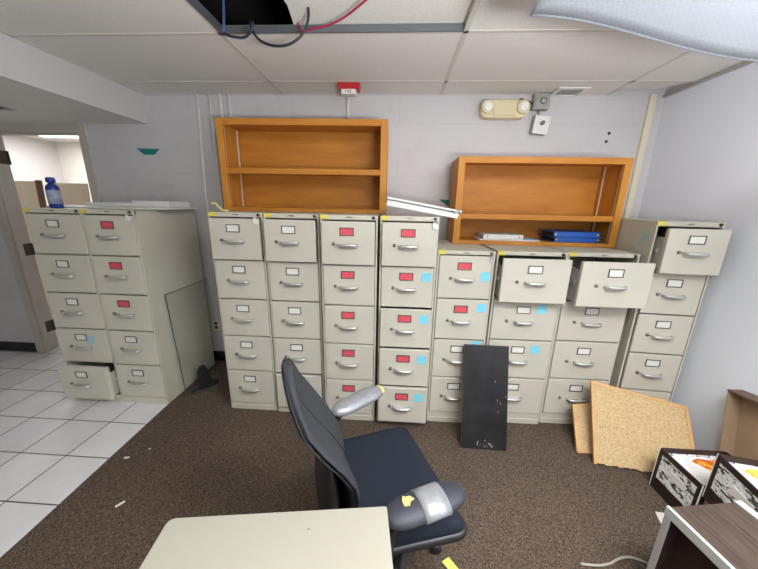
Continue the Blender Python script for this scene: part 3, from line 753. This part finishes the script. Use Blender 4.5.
# sagging lens
def lens():
    b = BM(); nx, ny = 26, 14; t = bmesh.new(); rows = []
    for j in range(ny+1):
        v = j/ny; row = []
        for i in range(nx+1):
            u = i/nx
            x = .418+1.25*u*(1-.02*v); y = 1.20-.60*v
            s = min(1, u/.62); s = s*s*(3-2*s)
            z = 2.232-.020*u-.120*s+.05*max(0, u-.62)*1.5 + .14*v*(1-.4*u) + .012*math.sin(3*u+2*v)*v
            row.append(t.verts.new((x, y, z)))
        rows.append(row)
    for A, B_ in zip(rows, rows[1:]):
        for k in range(nx): t.faces.new((A[k], A[k+1], B_[k+1], B_[k])).smooth = True
    ex = bmesh.ops.extrude_face_region(t, geom=list(t.faces))
    for g in ex['geom']:
        if isinstance(g, bmesh.types.BMVert): g.co.z += .003
    bmesh.ops.recalc_face_normals(t, faces=list(t.faces))
    merge(b, t); return b
t = thing('light_diffuser', 'white prismatic light diffuser panel sagging from the ceiling', 'light diffuser', (0, 0, 0))
obj('diffuser_panel', lens(), M_lens, t)
b = BM()
P = []
for i in range(27):
    u = i/26; s = min(1, u/.62); s = s*s*(3-2*s); P.append((.418+1.25*u, 1.2, 2.232-.020*u-.120*s+.05*max(0, u-.62)*1.5+.001))
tube(b, P, .0045, 6); tube(b, [(.418, 1.2-.6*v/8, 2.233+.14*v/8+.012*math.sin(2*v/8)*v/8) for v in range(9)], .004, 6); obj('diffuser_edge', b, M_lens, t)
b = BM(); tube(b, [(.47, .62, 2.36), (.46, .63, ZC)], .0025, 6); tube(b, [(1.60, .62, 2.18), (1.62, .63, ZC)], .0025, 6); obj('hanger_wire', b, M_chrome, t)

# ------------------------------------------------------------------ leaning and floor things
# glass pane against the side of cabinet B
t = thing('glass_pane', 'frameless glass pane leaning on the side of the beige cabinet', 'glass pane', (-1.772, 2.20, .004))
t.rotation_euler = (0, -.045, 0)
b = BM(); box(b, -.003, .003, 0, .56, 0, .90); obj('pane', b, M_glass, t)
b = BM(); box(b, -.0032, .0034, -.002, .001, 0, .902); box(b, -.0032, .0034, -.002, .56, .899, .902); obj('ground_edge', b, M_glassedge, t)
# black stand
t = thing('desk_stand', 'black plastic upright stand on the carpet beside the glass pane', 'stand', (-1.68, 2.325, .0), 1.06)
b = BM()
ol = [(.125*math.cos(a), .05*math.sin(a)) for a in [2*PI*k/24 for k in range(24)]]
pad(b, ol, [(.2, .016), (.85, .015), (1, .008), (1, 0), (.3, 0)]); obj('stand_base', b, M_black, t)
b = BM(); prism(b, [(-.06, -.01, .014), (.06, -.01, .014), (.04, .0, .17), (.02, .004, .21), (-.02, .004, .21), (-.04, 0, .17)], (0, .022, 0), bev=.004); obj('stand_upright', b, M_black, t)

# leaning black board
p0, p1 = Vector((.5035, 1.772, .004)), Vector((.5005, 1.975, .690))
ang = math.atan2(p1.y-p0.y, p1.z-p0.z); L_ = (p1-p0).length
t = thing('black_board', 'scuffed black laminate board leaning on the cabinets', 'board', p0, -.02); t.rotation_euler = (-ang, 0, -.02)
bface = BM(); box(bface, 0, .306, 0, .019, 0, L_, .0015)
b = BM(); box(b, -.0008, 0, .001, .018, .002, L_-.002); obj('board_edge', b, M_edgewood, t)['label'] = 'bare brown edge'
random.seed(9)
for k in range(18):
    x = random.uniform(.09, .22); z = random.uniform(.015, .06); s = random.uniform(.003, .012)
    prism(bface, [(x, -.0003, z), (x+s, -.0003, z+.002), (x+s*.6, -.0003, z+s*1.3), (x+s*.2, -.0003, z+s)], (0, .0004, 0), mi=1)
for (x, z) in ((.235, .33), (.255, .31), (.24, .25), (.215, .46), (.29, .36)):
    prism(bface, [(x, -.0003, z), (x+.004, -.0003, z+.002), (x+.003, -.0003, z+.02), (x+.001, -.0003, z+.018)], (0, .0004, 0), mi=1)
obj('board_face', bface, [M_blackboard, mat('chip_grey', (168, 164, 156), .8)], t)

# cork boards
def cork_board(name, P, thick, label, torn=None):
    """P = TL, TR, BR, BL world corners"""
    TL, TR, BR, BL = [Vector(p) for p in P]
    n = (BR-BL).cross(TL-BL).normalized()
    if n.y > 0: n = -n
    t = thing(name, label, 'cork board', BL)
    off = -BL
    poly = [TL, TR, BR] + ([Vector(p) for p in torn] if torn else []) + [BL]
    b = BM(); prism(b, [p+off for p in poly], -n*thick); obj('cork_panel', b, M_cork, t)
    def strip(a, c):
        d = (c-a).normalized(); inw = n.cross(d).normalized()
        cen = (TL+TR+BR+BL)/4
        if inw.dot(cen-a) < 0: inw = -inw
        b2 = BM(); prism(b2, [a+off+n*.004, c+off+n*.004, c+off+inw*.018+n*.004, a+off+inw*.018+n*.004], -n*(thick+.006)); obj('frame_strip', b2, M_frmwood, t)
    strip(TL, TR); strip(BL, TL); strip(TR, BR)
    if not torn: strip(BL, BR)
P1 = Vector((1.346, 1.694, .012)); P2 = Vector((1.679, 1.653, .012)); TL = Vector((1.416, 1.98, .45))
nn = (P2-P1).cross(TL-P1).normalized(); ex = (P2-P1).normalized(); ey = nn.cross(ex)
def pl(u, v): return P1+ex*u+ey*v
TRp = Vector((1.979, 1.854, .364)); BRp = Vector((1.93, 1.606, .010))
random.seed(3)
torn = []
for k in range(1, 30):
    u = k/30; q_ = BRp.lerp(P1, u); torn.append(q_+ey*(-.002+random.uniform(0, .013)))
cork_board('cork_board', (TL, TRp, BRp+ey*.02, P1), .012, 'large cork board with a torn bottom edge leaning on the corner cabinets', torn)
cork_board('cork_board', ((1.337, 2.0, .235), (1.965, 2.005, .318), (1.97, 1.765, .012), (1.29, 1.785, .008)), .012, 'smaller cork board mostly hidden behind the torn one')

# cardboard lid against the right wall
t = thing('cardboard_tray', 'open brown cardboard tray standing on edge against the right wall', 'cardboard tray', (2.0, 1.0165, .094))
t.rotation_euler = (math.radians(-9), 0, 0)
b = BM(); box(b, .078, .083, 0, .585, 0, .605); obj('lid_base', b, M_cardb, t)
b = BM(); box(b, 0, .08, .58, .585, 0, .605); obj('lid_wall', b, M_cardb, t)
b = BM(); box(b, 0, .08, 0, .005, 0, .605); obj('lid_wall', b, M_cardb, t)
b = BM(); box(b, -.004, .083, 0, .587, .600, .612, .003); obj('lid_wall', b, M_cardin, t)
b = BM(); box(b, 0, .08, 0, .585, 0, .005); obj('lid_wall', b, M_cardb, t)

def carton(x, y, z, rz, W, D, H, label):
    """open printed carton; origin = far-left bottom corner, box goes +x and -y"""
    t = thing('file_box', label, 'file box', (x, y, z), rz, 'printed cartons by the right wall')
    th = .006
    b = BM(); box(b, 0, W, -D, 0, 0, th); obj('box_bottom', b, M_cardb, t)
    for nm, v in (('box_side', (0, th, -D, 0)), ('box_side', (W-th, W, -D, 0)), ('box_end', (0, W, -th, 0)), ('box_end', (0, W, -D, -D+th))):
        b = BM(); box(b, *v, th, H)
        if v[0] == 0 and v[1] == th:
            rg = random.Random(int(x*1000)+int(z*100))
            for k in range(18):
                y0 = -D*rg.uniform(.06, .85); l = D*rg.uniform(.03, .11); zz = H*rg.choice((.345, .39, .44, .49, .53, .76, .80, .84))
                if -D*.74 < y0 < -D*.30 and H*.53 < zz < H*.74: continue
                box(b, -.0024, .001, y0-l, y0, zz, zz+H*rg.uniform(.012, .035), mi=1)
        o = obj(nm, b, [M_print, M_dark], t)
        x0, x1, y0, y1 = v; e = .0008
        b = BM(); box(b, x0-e, x1+e, y0-e, y1+e, 0, H*.30); obj('wood_band', b, M_dkside, o)
        b = BM(); box(b, x0-e, x1+e, y0-e, y1+e, H-.028, H+.002); obj('dark_rim', b, M_dkside, o)
    for cx_, cy_ in ((0, 0), (W, 0), (0, -D), (W, -D)):
        b = BM(); box(b, cx_-.0022, cx_+.0022, cy_-.0022, cy_+.0022, 0, H+.003); obj('corner_line', b, M_white, t)
    for cx_, cy_, sx_ in ((0, 0, 1), (0, -D, -1)):
        b = BM(); box(b, -.0015, .004, min(cy_, cy_-sx_*.022), max(cy_, cy_-sx_*.022), 0, H-.02); box(b, 0.004, .03, cy_-.0015 if sx_ < 0 else cy_-.004, cy_+.004 if sx_ < 0 else cy_+.0015, 0, H-.02); obj('corner_band', b, M_dkside, t)
    b = BM(); box(b, -.0022, 0, -D*.72, -D*.36, H*.56, H*.72); obj('printed_label', b, M_white, t)
    return t
def pages(x, y, z, rz, W, D, lab, sh=0.0):
    t = thing('printed_page', lab, 'printed page', (x, y, z), rz, 'colour pages in the cartons')
    b = BM(); box(b, 0, W, -D, 0, 0, .02, .002); obj('page_stack', b, M_sheet, t)
    b = BM(); prism(b, [(W*(.40-sh), -D*.14, .0203), (W*(.55-sh), -D*.05, .0203), (W*(.72-sh), -D*.10, .0203), (W*(.86-sh), -D*.04, .0203), (W*(.97-sh), -D*.3, .0203), (W*(.92-sh), -D*.62, .0203), (W*(.80-sh), -D*.86, .0203), (W*(.70-sh), -D*.74, .0203), (W*(.60-sh), -D*.5, .0203), (W*(.5-sh), -D*.34, .0203)], (0, 0, .0006)); obj('colour_picture', b, M_cprint, t)
    b = BM(); prism(b, [(W*max(.01, .28-sh), -D*.24, .0206), (W*max(.01, .48-sh), -D*.36, .0206), (W*max(.01, .68-sh), -D*.78, .0206), (W*max(.01, .5-sh), -D*.96, .0206), (W*max(.01, .12-sh), -D*.62, .0206)], (0, 0, .0006)); obj('blank_sheet', b, M_white, t)
carton(1.605, 1.572, 0, 0, .365, .255, .268, 'printed open carton on the carpet in front of the torn cork board')
pages(1.613, 1.564, .205, 0, .345, .238, 'colour page lying in the carton by the torn cork board')
carton(1.614, 1.312, .212, math.radians(-10), .37, .30, .262, 'printed open carton raised beside the woodgrain stand')
pt = Matrix.Translation((1.614, 1.312, 0)) @ Matrix.Rotation(math.radians(-10), 4, 'Z') @ Vector((.008, -.008, 0))
pages(pt.x, pt.y, .42, math.radians(-10), .35, .282, 'colour page lying in the raised carton', .22)
t = thing('cardboard_box', 'plain closed cardboard box underneath the raised printed carton', 'cardboard box', (1.622, 1.305, 0), math.radians(-10))
b = BM(); box(b, 0, .355, -.285, 0, 0, .2095, .003); obj('carton_body', b, M_cardb, t)
b = BM(); box(b, -.0006, .3556, -.165, -.12, .2, .2102); obj('packing_tape', b, M_bead, t)

# woodgrain stand at lower right
t = thing('side_stand', 'small woodgrain stand with white edging at the lower right', 'stand', (1.098, .992, 0), math.radians(8))
b = BM(); box(b, .012, .300, -.62, -.006, .466, .5, .001); obj('stand_top', b, M_walnut, t)
b = BM(); box(b, 0, .014, -.626, 0, .460, .501, .002); box(b, .298, .314, -.626, 0, .460, .501, .002); box(b, .30, .33, -.6, .0, .49, .5012, .001); obj('edge_band', b, mat('light_grey_edging', (186, 185, 183), .45), t)
b = BM(); box(b, .004, .30, -.026, -.004, 0, .462, .001); obj('end_panel', b, M_dkside, t)
b = BM(); box(b, .002, .006, -.027, -.003, 0, .46); obj('panel_edge', b, mat('grey_edge', (176, 172, 170), .5), t)
b = BM(); box(b, .004, .30, -.622, -.60, 0, .462, .001); obj('end_panel', b, M_dkside, t)
b = BM(); box(b, .05, .062, -.6, -.026, 0.02, .462); obj('side_panel', b, M_dkside, t)
b = BM(); box(b, .288, .30, -.6, -.026, 0.02, .462); obj('side_panel', b, M_dkside, t)

# cream table at the bottom
t = thing('table', 'cream laminate table in front of the chair', 'table', (-.6265, .637, 0), math.radians(7.4))
ZT = .74; Wt, Dt = .632, 1.25
b = BM(); pts = []
for (cx_, cy_, a0, r_) in ((Wt-.006, -.006, 0, .006), (.02, -.02, PI/2, .02), (.02, -Dt+.02, PI, .02), (Wt-.02, -Dt+.02, 1.5*PI, .02)):
    for k in range(5): a = a0+k*PI/8; pts.append((cx_+r_*math.cos(a), cy_+r_*math.sin(a), ZT-.03))
prism(b, pts, (0, 0, .03), bev=.003); obj('tabletop', b, M_cream, t)
for (x, y) in ((.405, -.055), (.405, -.16)):
    b = BM(); lathe(b, [(.003, 0), (.002, .0006), (0, .0006)], 8, M=Matrix.Translation((x, y, ZT))); obj('screw_hole', b, M_lock, t)
for (x, y) in ((.04, -.05), (Wt-.04, -.05), (.04, -Dt+.05), (Wt-.04, -Dt+.05)):
    b = BM(); box(b, x-.016, x+.016, y-.016, y+.016, 0, ZT-.03, .003); obj('leg', b, M_putty, t)
b = BM(); box(b, .04, Wt-.04, -.06, -.045, ZT-.09, ZT-.03); box(b, .04, Wt-.04, -Dt+.045, -Dt+.06, ZT-.09, ZT-.03); obj('apron', b, M_putty, t)

# paper scraps and cable
def scrap(x, y, s, rz, m, label, asp=.35):
    b = BM(); prism(b, [(-s, -s*asp, 0), (s, -s*asp*.8, .001), (s*.95, s*asp, 0.002), (-s*.9, s*asp*.9, .001)], (0, 0, .0012))
    tag(obj('paper_scrap', b, m, None, (x, y, .004), (0, 0, rz)), label, 'paper scrap', 'scraps on the carpet')
scrap(-1.467, 1.22, .022, .9, M_paper, 'white paper scrap nearer the cream table on the carpet')
scrap(-1.70, 1.52, .018, .1, M_paper, 'thin white scrap beside the tile edge')
scrap(-1.61, 1.60, .007, .6, M_paper, 'tiny white speck farthest from the table')
scrap(.315, 1.035, .05, -.9, M_ynote, 'yellow paper scrap on the carpet beside the chair', .42)
b = BM(); prism(b, [(1.493, 1.39, .002), (1.52, 1.34, .05), (1.49, 1.25, .03), (1.45, 1.27, .002)], (0.002, 0, .0015)); tag(obj('paper_sheet', b, M_paper), 'folded white paper poking out from behind the woodgrain stand', 'paper')
b = BM(); tube(b, smooth_path([(.92, 1.095, .007), (.965, 1.093, .007), (1.008, 1.094, .007), (1.06, 1.105, .007), (1.10, 1.122, .007), (1.15, 1.137, .007), (1.20, 1.135, .007), (1.27, 1.10, .007), (1.33, 1.04, .007)]), .0055, 7)
tag(obj('floor_cable', b, M_cablew), 'pale grey cable lying on the carpet by the woodgrain stand', 'cable')

# ------------------------------------------------------------------ office chair
CA = math.radians(22)
Fv = Vector((math.cos(CA), math.sin(CA), 0)); Nv = Vector((math.sin(CA), -math.cos(CA), 0))
O = Vector((-.13, .93, 0)) + Fv*.17 + Nv*(-.08)
ch = thing('office_chair', 'dark swivel office chair with duct-taped armrests', 'chair', O, CA)
def lc(u, w, z): return Vector((u-.17, -(w+.08), z))
# seat cushion outline (local x forward, y left)
def rounded(pts, r, n=6):
    out = []; m = len(pts)
    for i in range(m):
        p = Vector(pts[i]); a = (Vector(pts[i-1])-p).normalized(); c = (Vector(pts[(i+1) % m])-p).normalized()
        rr = r[i] if isinstance(r, (list, tuple)) else r
        A_, C_ = p+a*rr, p+c*rr
        for k in range(n+1):
            t_ = k/n; out.append(tuple((A_*(1-t_)**2+p*2*t_*(1-t_)+C_*t_*t_)))
    return out
seat_ol = rounded([(-.235, -.225), (.235, -.280), (.222, .290), (-.235, .285)], [.08, .06, .04, .07])
def zt(x, y): return .478 + .010*((y/.28)**2) - .03*max(0, (x-.10)/.14)**2 - .012*max(0, 1-abs((x+.1)/.2))
b = BM(); pad(b, seat_ol, [(.02, zt), (.3, zt), (.6, zt), (.85, zt), (.94, lambda x, y: zt(x, y)-.006), (.985, lambda x, y: zt(x, y)-.02), (1, lambda x, y: zt(x, y)-.04), (.985, .405), (.5, .40)])
obj('seat', b, M_fabric, ch)
b = BM(); pad(b, [(x*1.02, y*1.015) for x, y in seat_ol], [(.9, .425), (1, .424), (1.02, .412), (1.01, .394), (.93, .382), (.5, .36), (.1, .355)]); obj('seat_shell', b, M_black, ch)
# backrest
prof = [(.485, -.016, .120), (.55, -.014, .142), (.62, -.012, .162), (.70, -.030, .180), (.78, -.074, .194), (.86, -.132, .206), (.93, -.178, .204), (.985, -.193, .174), (1.025, -.199, .138), (1.055, -.201, .100), (1.075, -.201, .060), (1.085, -.201, .02)]
def back_surface(off, grow, thick):
    b = BM(); t_ = bmesh.new(); n = 14; F_, B_ = [], []
    for i, (z, u, hw_) in enumerate(prof):
        hw2 = hw_+grow; zz = z - (3*grow if i >= len(prof)-2 else 0) - (grow if i == 0 else 0)
        rf, rb = [], []; cw = -.08+.032*max(0, min(1, (.95-z)/.2))
        for k in range(n+1):
            s = -1+2*k/n
            cup = .026*s*s*min(1, (hw_/.2)**2); edge = max(0, abs(s)-.8)/.2
            rf.append(t_.verts.new(lc(u+off+cup-thick*.45*edge**2, cw+s*hw2, zz)))
            rb.append(t_.verts.new(lc(u+off+cup-thick+thick*.45*edge**2, cw+s*hw2, zz)))
        F_.append(rf); B_.append(rb)
    for i in range(len(prof)-1):
        for k in range(n):
            t_.faces.new((F_[i][k], F_[i][k+1], F_[i+1][k+1], F_[i+1][k])).smooth = True
            t_.faces.new((B_[i][k+1], B_[i][k], B_[i+1][k], B_[i+1][k+1])).smooth = True
        t_.faces.new((F_[i][0], F_[i+1][0], B_[i+1][0], B_[i][0])).smooth = True
        t_.faces.new((F_[i+1][n], F_[i][n], B_[i][n], B_[i+1][n])).smooth = True
    for k in range(n):
        t_.faces.new((F_[0][k+1], F_[0][k], B_[0][k], B_[0][k+1])); t_.faces.new((F_[-1][k], F_[-1][k+1], B_[-1][k+1], B_[-1][k]))
    bmesh.ops.recalc_face_normals(t_, faces=list(t_.faces)); merge(b, t_); return b
obj('backrest', back_surface(0, 0, .03), M_backfab, ch)
obj('back_shell', back_surface(-.022, .004, .014), M_black, ch)
b = BM(); P = [lc(u+.001, -.08+.032*max(0, min(1, (.95-z)/.2)), z) for z, u, hw_ in prof[2:-1]]; tube(b, P, .0035, 6); obj('seam', b, M_black, ch)
# carrier behind the lower back
b = BM()
rows = []
t_ = bmesh.new()
for z, u0, u1, hw_ in ((.33, -.02, -.10, .12), (.42, -.05, -.13, .16), (.52, -.055, -.135, .17), (.62, -.06, -.12, .17), (.70, -.07, -.115, .15), (.76, -.085, -.11, .10)):
    r_ = []
    for k in range(16):
        a = 2*PI*k/16; r_.append(t_.verts.new(lc((u0+u1)/2+(u0-u1)/2*math.cos(a), -.08+hw_*math.copysign(abs(math.sin(a))**.6, math.sin(a)), z)))
    rows.append(r_)
for A_, B2 in zip(rows, rows[1:]):
    for k in range(16): t_.faces.new((A_[k], A_[(k+1) % 16], B2[(k+1) % 16], B2[k])).smooth = True
t_.faces.new(rows[0]); t_.faces.new(list(reversed(rows[-1])))
bmesh.ops.recalc_face_normals(t_, faces=list(t_.faces)); merge(b, t_)
box(b, -.24, .02, -.045, .045, .33, .385, .01)
obj('back_support', b, M_black, ch)
# arms
def capsule(b, A_, B2, wid, th, seg=20, ext=0.0):
    A_, B2 = Vector(A_), Vector(B2); d_ = (B2-A_); L_ = d_.length; d_.normalize(); s = Vector((-d_.y, d_.x, 0)); n = 22
    pts, rad = [], []
    t2 = bmesh.new(); rr = []
    for i in range(n+1):
        q = .5-.5*math.cos(PI*i/n); c_ = max(.08, (1-abs(2*q-1)**3.6)**(1/2.4)); p = A_+d_*(L_*q)
        rr.append([t2.verts.new(p + s*(math.cos(2*PI*k/seg)*wid*.5*c_) + Vector((0, 0, 1))*(math.sin(2*PI*k/seg)*th*.5*(c_**.8)*(1 if math.sin(2*PI*k/seg) > 0 else .8))) for k in range(seg)])
    for X_, Y_ in zip(rr, rr[1:]):
        for k in range(seg): t2.faces.new((X_[k], X_[(k+1) % seg], Y_[(k+1) % seg], Y_[k])).smooth = True
    t2.faces.new(rr[0]); t2.faces.new(list(reversed(rr[-1])))
    bmesh.ops.recalc_face_normals(t2, faces=list(t2.faces)); merge(b, t2)
def band(b, A_, B2, q0, q1, wid, th, seg=24):
    A_, B2 = Vector(A_), Vector(B2); d_ = B2-A_; L_ = d_.length; d_.normalize(); s = Vector((-d_.y, d_.x, 0)); t2 = bmesh.new(); rr = []
    for q in (q0, q0+(q1-q0)*.33, q0+(q1-q0)*.67, q1):
        p = A_+d_*(L_*q)
        rr.append([t2.verts.new(p+s*(math.cos(2*PI*k/seg)*wid*.5)+Vector((0, 0, 1))*(math.sin(2*PI*k/seg)*th*.5*(1 if math.sin(2*PI*k/seg) > 0 else .8))) for k in range(seg)])
    for X_, Y_ in zip(rr, rr[1:]):
        for k in range(seg): t2.faces.new((X_[k], X_[(k+1) % seg], Y_[(k+1) % seg], Y_[k])).smooth = True
    t2.faces.new(rr[0]); t2.faces.new(list(reversed(rr[-1])))
    bmesh.ops.recalc_face_normals(t2, faces=list(t2.faces)); merge(b, t2)
nA, nB = lc(.045, .222, .652), lc(.345, .206, .652)
b = BM(); capsule(b, nA, nB, .115, .062); arm = obj('armrest', b, M_armpad, ch)
b = BM(); band(b, nA, nB, .40, .72, .120, .066); obj('tape_wrap', b, M_tape, arm)['label'] = 'silver duct tape band'
b = BM(); prism(b, [(-.022, -.006, 0), (-.008, -.018, 0), (.004, -.010, 0), (.020, -.014, 0), (.016, .004, 0), (.004, .010, 0), (0, .020, 0), (-.014, .010, 0)], (0, 0, .005)); o = obj('foam_tear', b, M_foam, arm, nA.lerp(nB, .28)+Vector((0, .012, .029)), (0, 0, .5)); o['label'] = 'torn spot with yellow foam'
fA, fB = lc(-.02, -.33, .655), lc(.265, -.448, .655)
b = BM(); capsule(b, fA, fB, .105, .066); arm2 = obj('armrest', b, M_tape, ch); arm2['label'] = 'armrest wrapped in silver duct tape'
b = BM(); d_ = (fB-fA).normalized(); capsule(b, fB-d_*.03, fB+d_*.004, .07, .045); obj('foam_tear', b, M_foam, arm2)['label'] = 'exposed yellow foam end'
b = BM(); tube(b, smooth_path([lc(.16, -.30, .385), lc(.06, -.385, .39), lc(.0, -.37, .45), lc(-.02, -.345, .56), lc(.02, -.345, .63), lc(.08, -.365, .64)]), .016, 10); obj('arm_support', b, M_black, ch)
b = BM(); tube(b, smooth_path([lc(.16, .14, .385), lc(.10, .235, .39), lc(.06, .24, .45), lc(.06, .23, .56), lc(.1, .222, .62), lc(.16, .22, .64)]), .016, 10); obj('arm_support', b, M_black, ch)
# mechanism, column, base
b = BM(); box(b, -.12, .12, -.08, .08, .28, .36, .012); obj('mechanism', b, M_black, ch)
b = BM(); lathe(b, [(.035, .08), (.035, .18), (.024, .185), (.024, .30)], 20); obj('column', b, M_black, ch)
for k in range(5):
    a = math.radians(-12)+2*PI*k/5
    M_ = Matrix.Rotation(a, 4, 'Z')
    b = BM(); tube(b, [(0.02, 0, .115), (.12, 0, .105), (.25, 0, .075)], [.034, .026, .018], 10, M=M_); lg = obj('leg', b, M_black, ch)
    b = BM()
    for s in (-1, 1): lathe(b, [(0, -.009), (.022, -.009), (.026, -.004), (.026, .004), (.022, .009), (0, .009)], 16, M=M_ @ Matrix.Translation((.25, s*.014, .0265)) @ Matrix.Rotation(PI/2, 4, 'X'))
    tube(b, [(.25, 0, .03), (.25, 0, .075)], .007, 8, M=M_); obj('caster', b, M_black, lg)

# ------------------------------------------------------------------ room beyond the doorway
t = thing('ceiling_light', 'lit ceiling light in the room beyond the doorway', 'ceiling light', (-5.1, 4.75, 2.62))
b = BM(); box(b, -.62, .62, -.31, .31, -.03, 0, .002); obj('fixture_housing', b, M_alu, t)
b = BM(); box(b, -.6, .6, -.29, .29, -.034, -.029); obj('lit_panel', b, M_lit, t)
for x0, x1, z1, rz, m, lab in ((-5.35, -4.98, 1.86, .03, M_tan, 'plywood sheet leaning in the far room, nearer the hinges'), (-4.80, -4.30, 1.84, .03, M_tan, 'plywood sheet leaning in the far room behind the blue bottle'), (-4.95, -4.87, 1.87, .12, M_dimbrown, 'brown plank standing between two plywood sheets')):
    b = BM(); box(b, 0, x1-x0, 0, .018, 0, z1, .001); o = obj('plywood_sheet' if m is M_tan else 'plank', b, m, None, (x0, 4.05 if m is M_tan else 3.98, 0.002), (-.06, 0, rz)); tag(o, lab, 'board')
b = BM()
bm2 = bmesh.new(); rows = []
for j in range(7):
    v = j/6; rows.append([bm2.verts.new((-6.1+3.2*i/16, 5.45-1.2*v, 2.58-.30*math.sin(PI*v)*.6-.12*math.sin(PI*i/16)-.02*math.sin(i*1.7))) for i in range(17)])
bm2.free()

# ------------------------------------------------------------------ lights
def area(name, loc, sx, sy, power, rot=(0, 0, 0), col=(1, 1, 1)):
    l = bpy.data.lights.new(name, 'AREA'); l.shape = 'RECTANGLE'; l.size = sx; l.size_y = sy; l.energy = power; l.color = col
    o = bpy.data.objects.new(name, l); COL.objects.link(o); o.location = loc; o.rotation_euler = rot; return o
COOL = (.97, .985, 1.0)
area('fixture_light_lens', ((RX[2]+RX[3])/2, .893, ZC+.03), 1.2, .55, 2.2, col=COOL)
area('added_main_light', ((RX[2]+RX[3])/2, .24, ZC-.01), 1.2, .55, 70, col=COOL)  # added main light, placed and powered to set overall brightness
t = thing('added_uplight', 'added unseen uplight on a pole behind the viewer', 'added uplight', (.7, -.45, 0))  # unseen lamp put in to brighten the ceiling and upper walls
b = BM(); lathe(b, [(.15, 0), (.15, .015), (.04, .03), (0, .03)], 28); obj('base', b, M_black, t)
b = BM(); tube(b, [(0, 0, .02), (0, 0, 1.2)], .012, 10); obj('pole', b, M_black, t)
b = BM(); lathe(b, [(.02, 1.18), (.12, 1.22), (.26, 1.33), (.264, 1.33), (.125, 1.212), (.0, 1.17)], 32); obj('lamp_shade', b, M_alu, t)
area('added_uplight_area', (.7, -.45, 1.36),   .5, .5, 168, (PI, 0, 0), COOL)  # upward fill from the added lamp
area('fixture_light_far_room', (-5.1, 4.75, 2.58), 1.2, .58, 30, col=(1, .98, .95))
w = bpy.data.worlds.new('world'); S.world = w; w.use_nodes = True
w.node_tree.nodes['Background'].inputs['Color'].default_value = (.8, .85, .95, 1); w.node_tree.nodes['Background'].inputs['Strength'].default_value = .02

# ------------------------------------------------------------------ camera
cam = bpy.data.cameras.new('camera'); co = bpy.data.objects.new('camera', cam); COL.objects.link(co)
cam.sensor_fit = 'HORIZONTAL'; cam.sensor_width = 36; cam.lens = 14.334; cam.clip_start = .02; cam.clip_end = 60
fw = Vector((-.04946896, .96592808, -.2540389)); rt = Vector((.99825346, .05604087, .01869354)); up = Vector((-.03229318, .25267046, .96701333))
m3 = Matrix((rt, up, -fw)).transposed()
co.matrix_world = Matrix.Translation((0, 0, 1.6238)) @ m3.to_4x4()
S.camera = co
S.view_settings.view_transform = 'Standard'; S.view_settings.look = 'None'; S.view_settings.gamma = 1; S.view_settings.use_curve_mapping = False
S.view_settings.exposure = -0.2
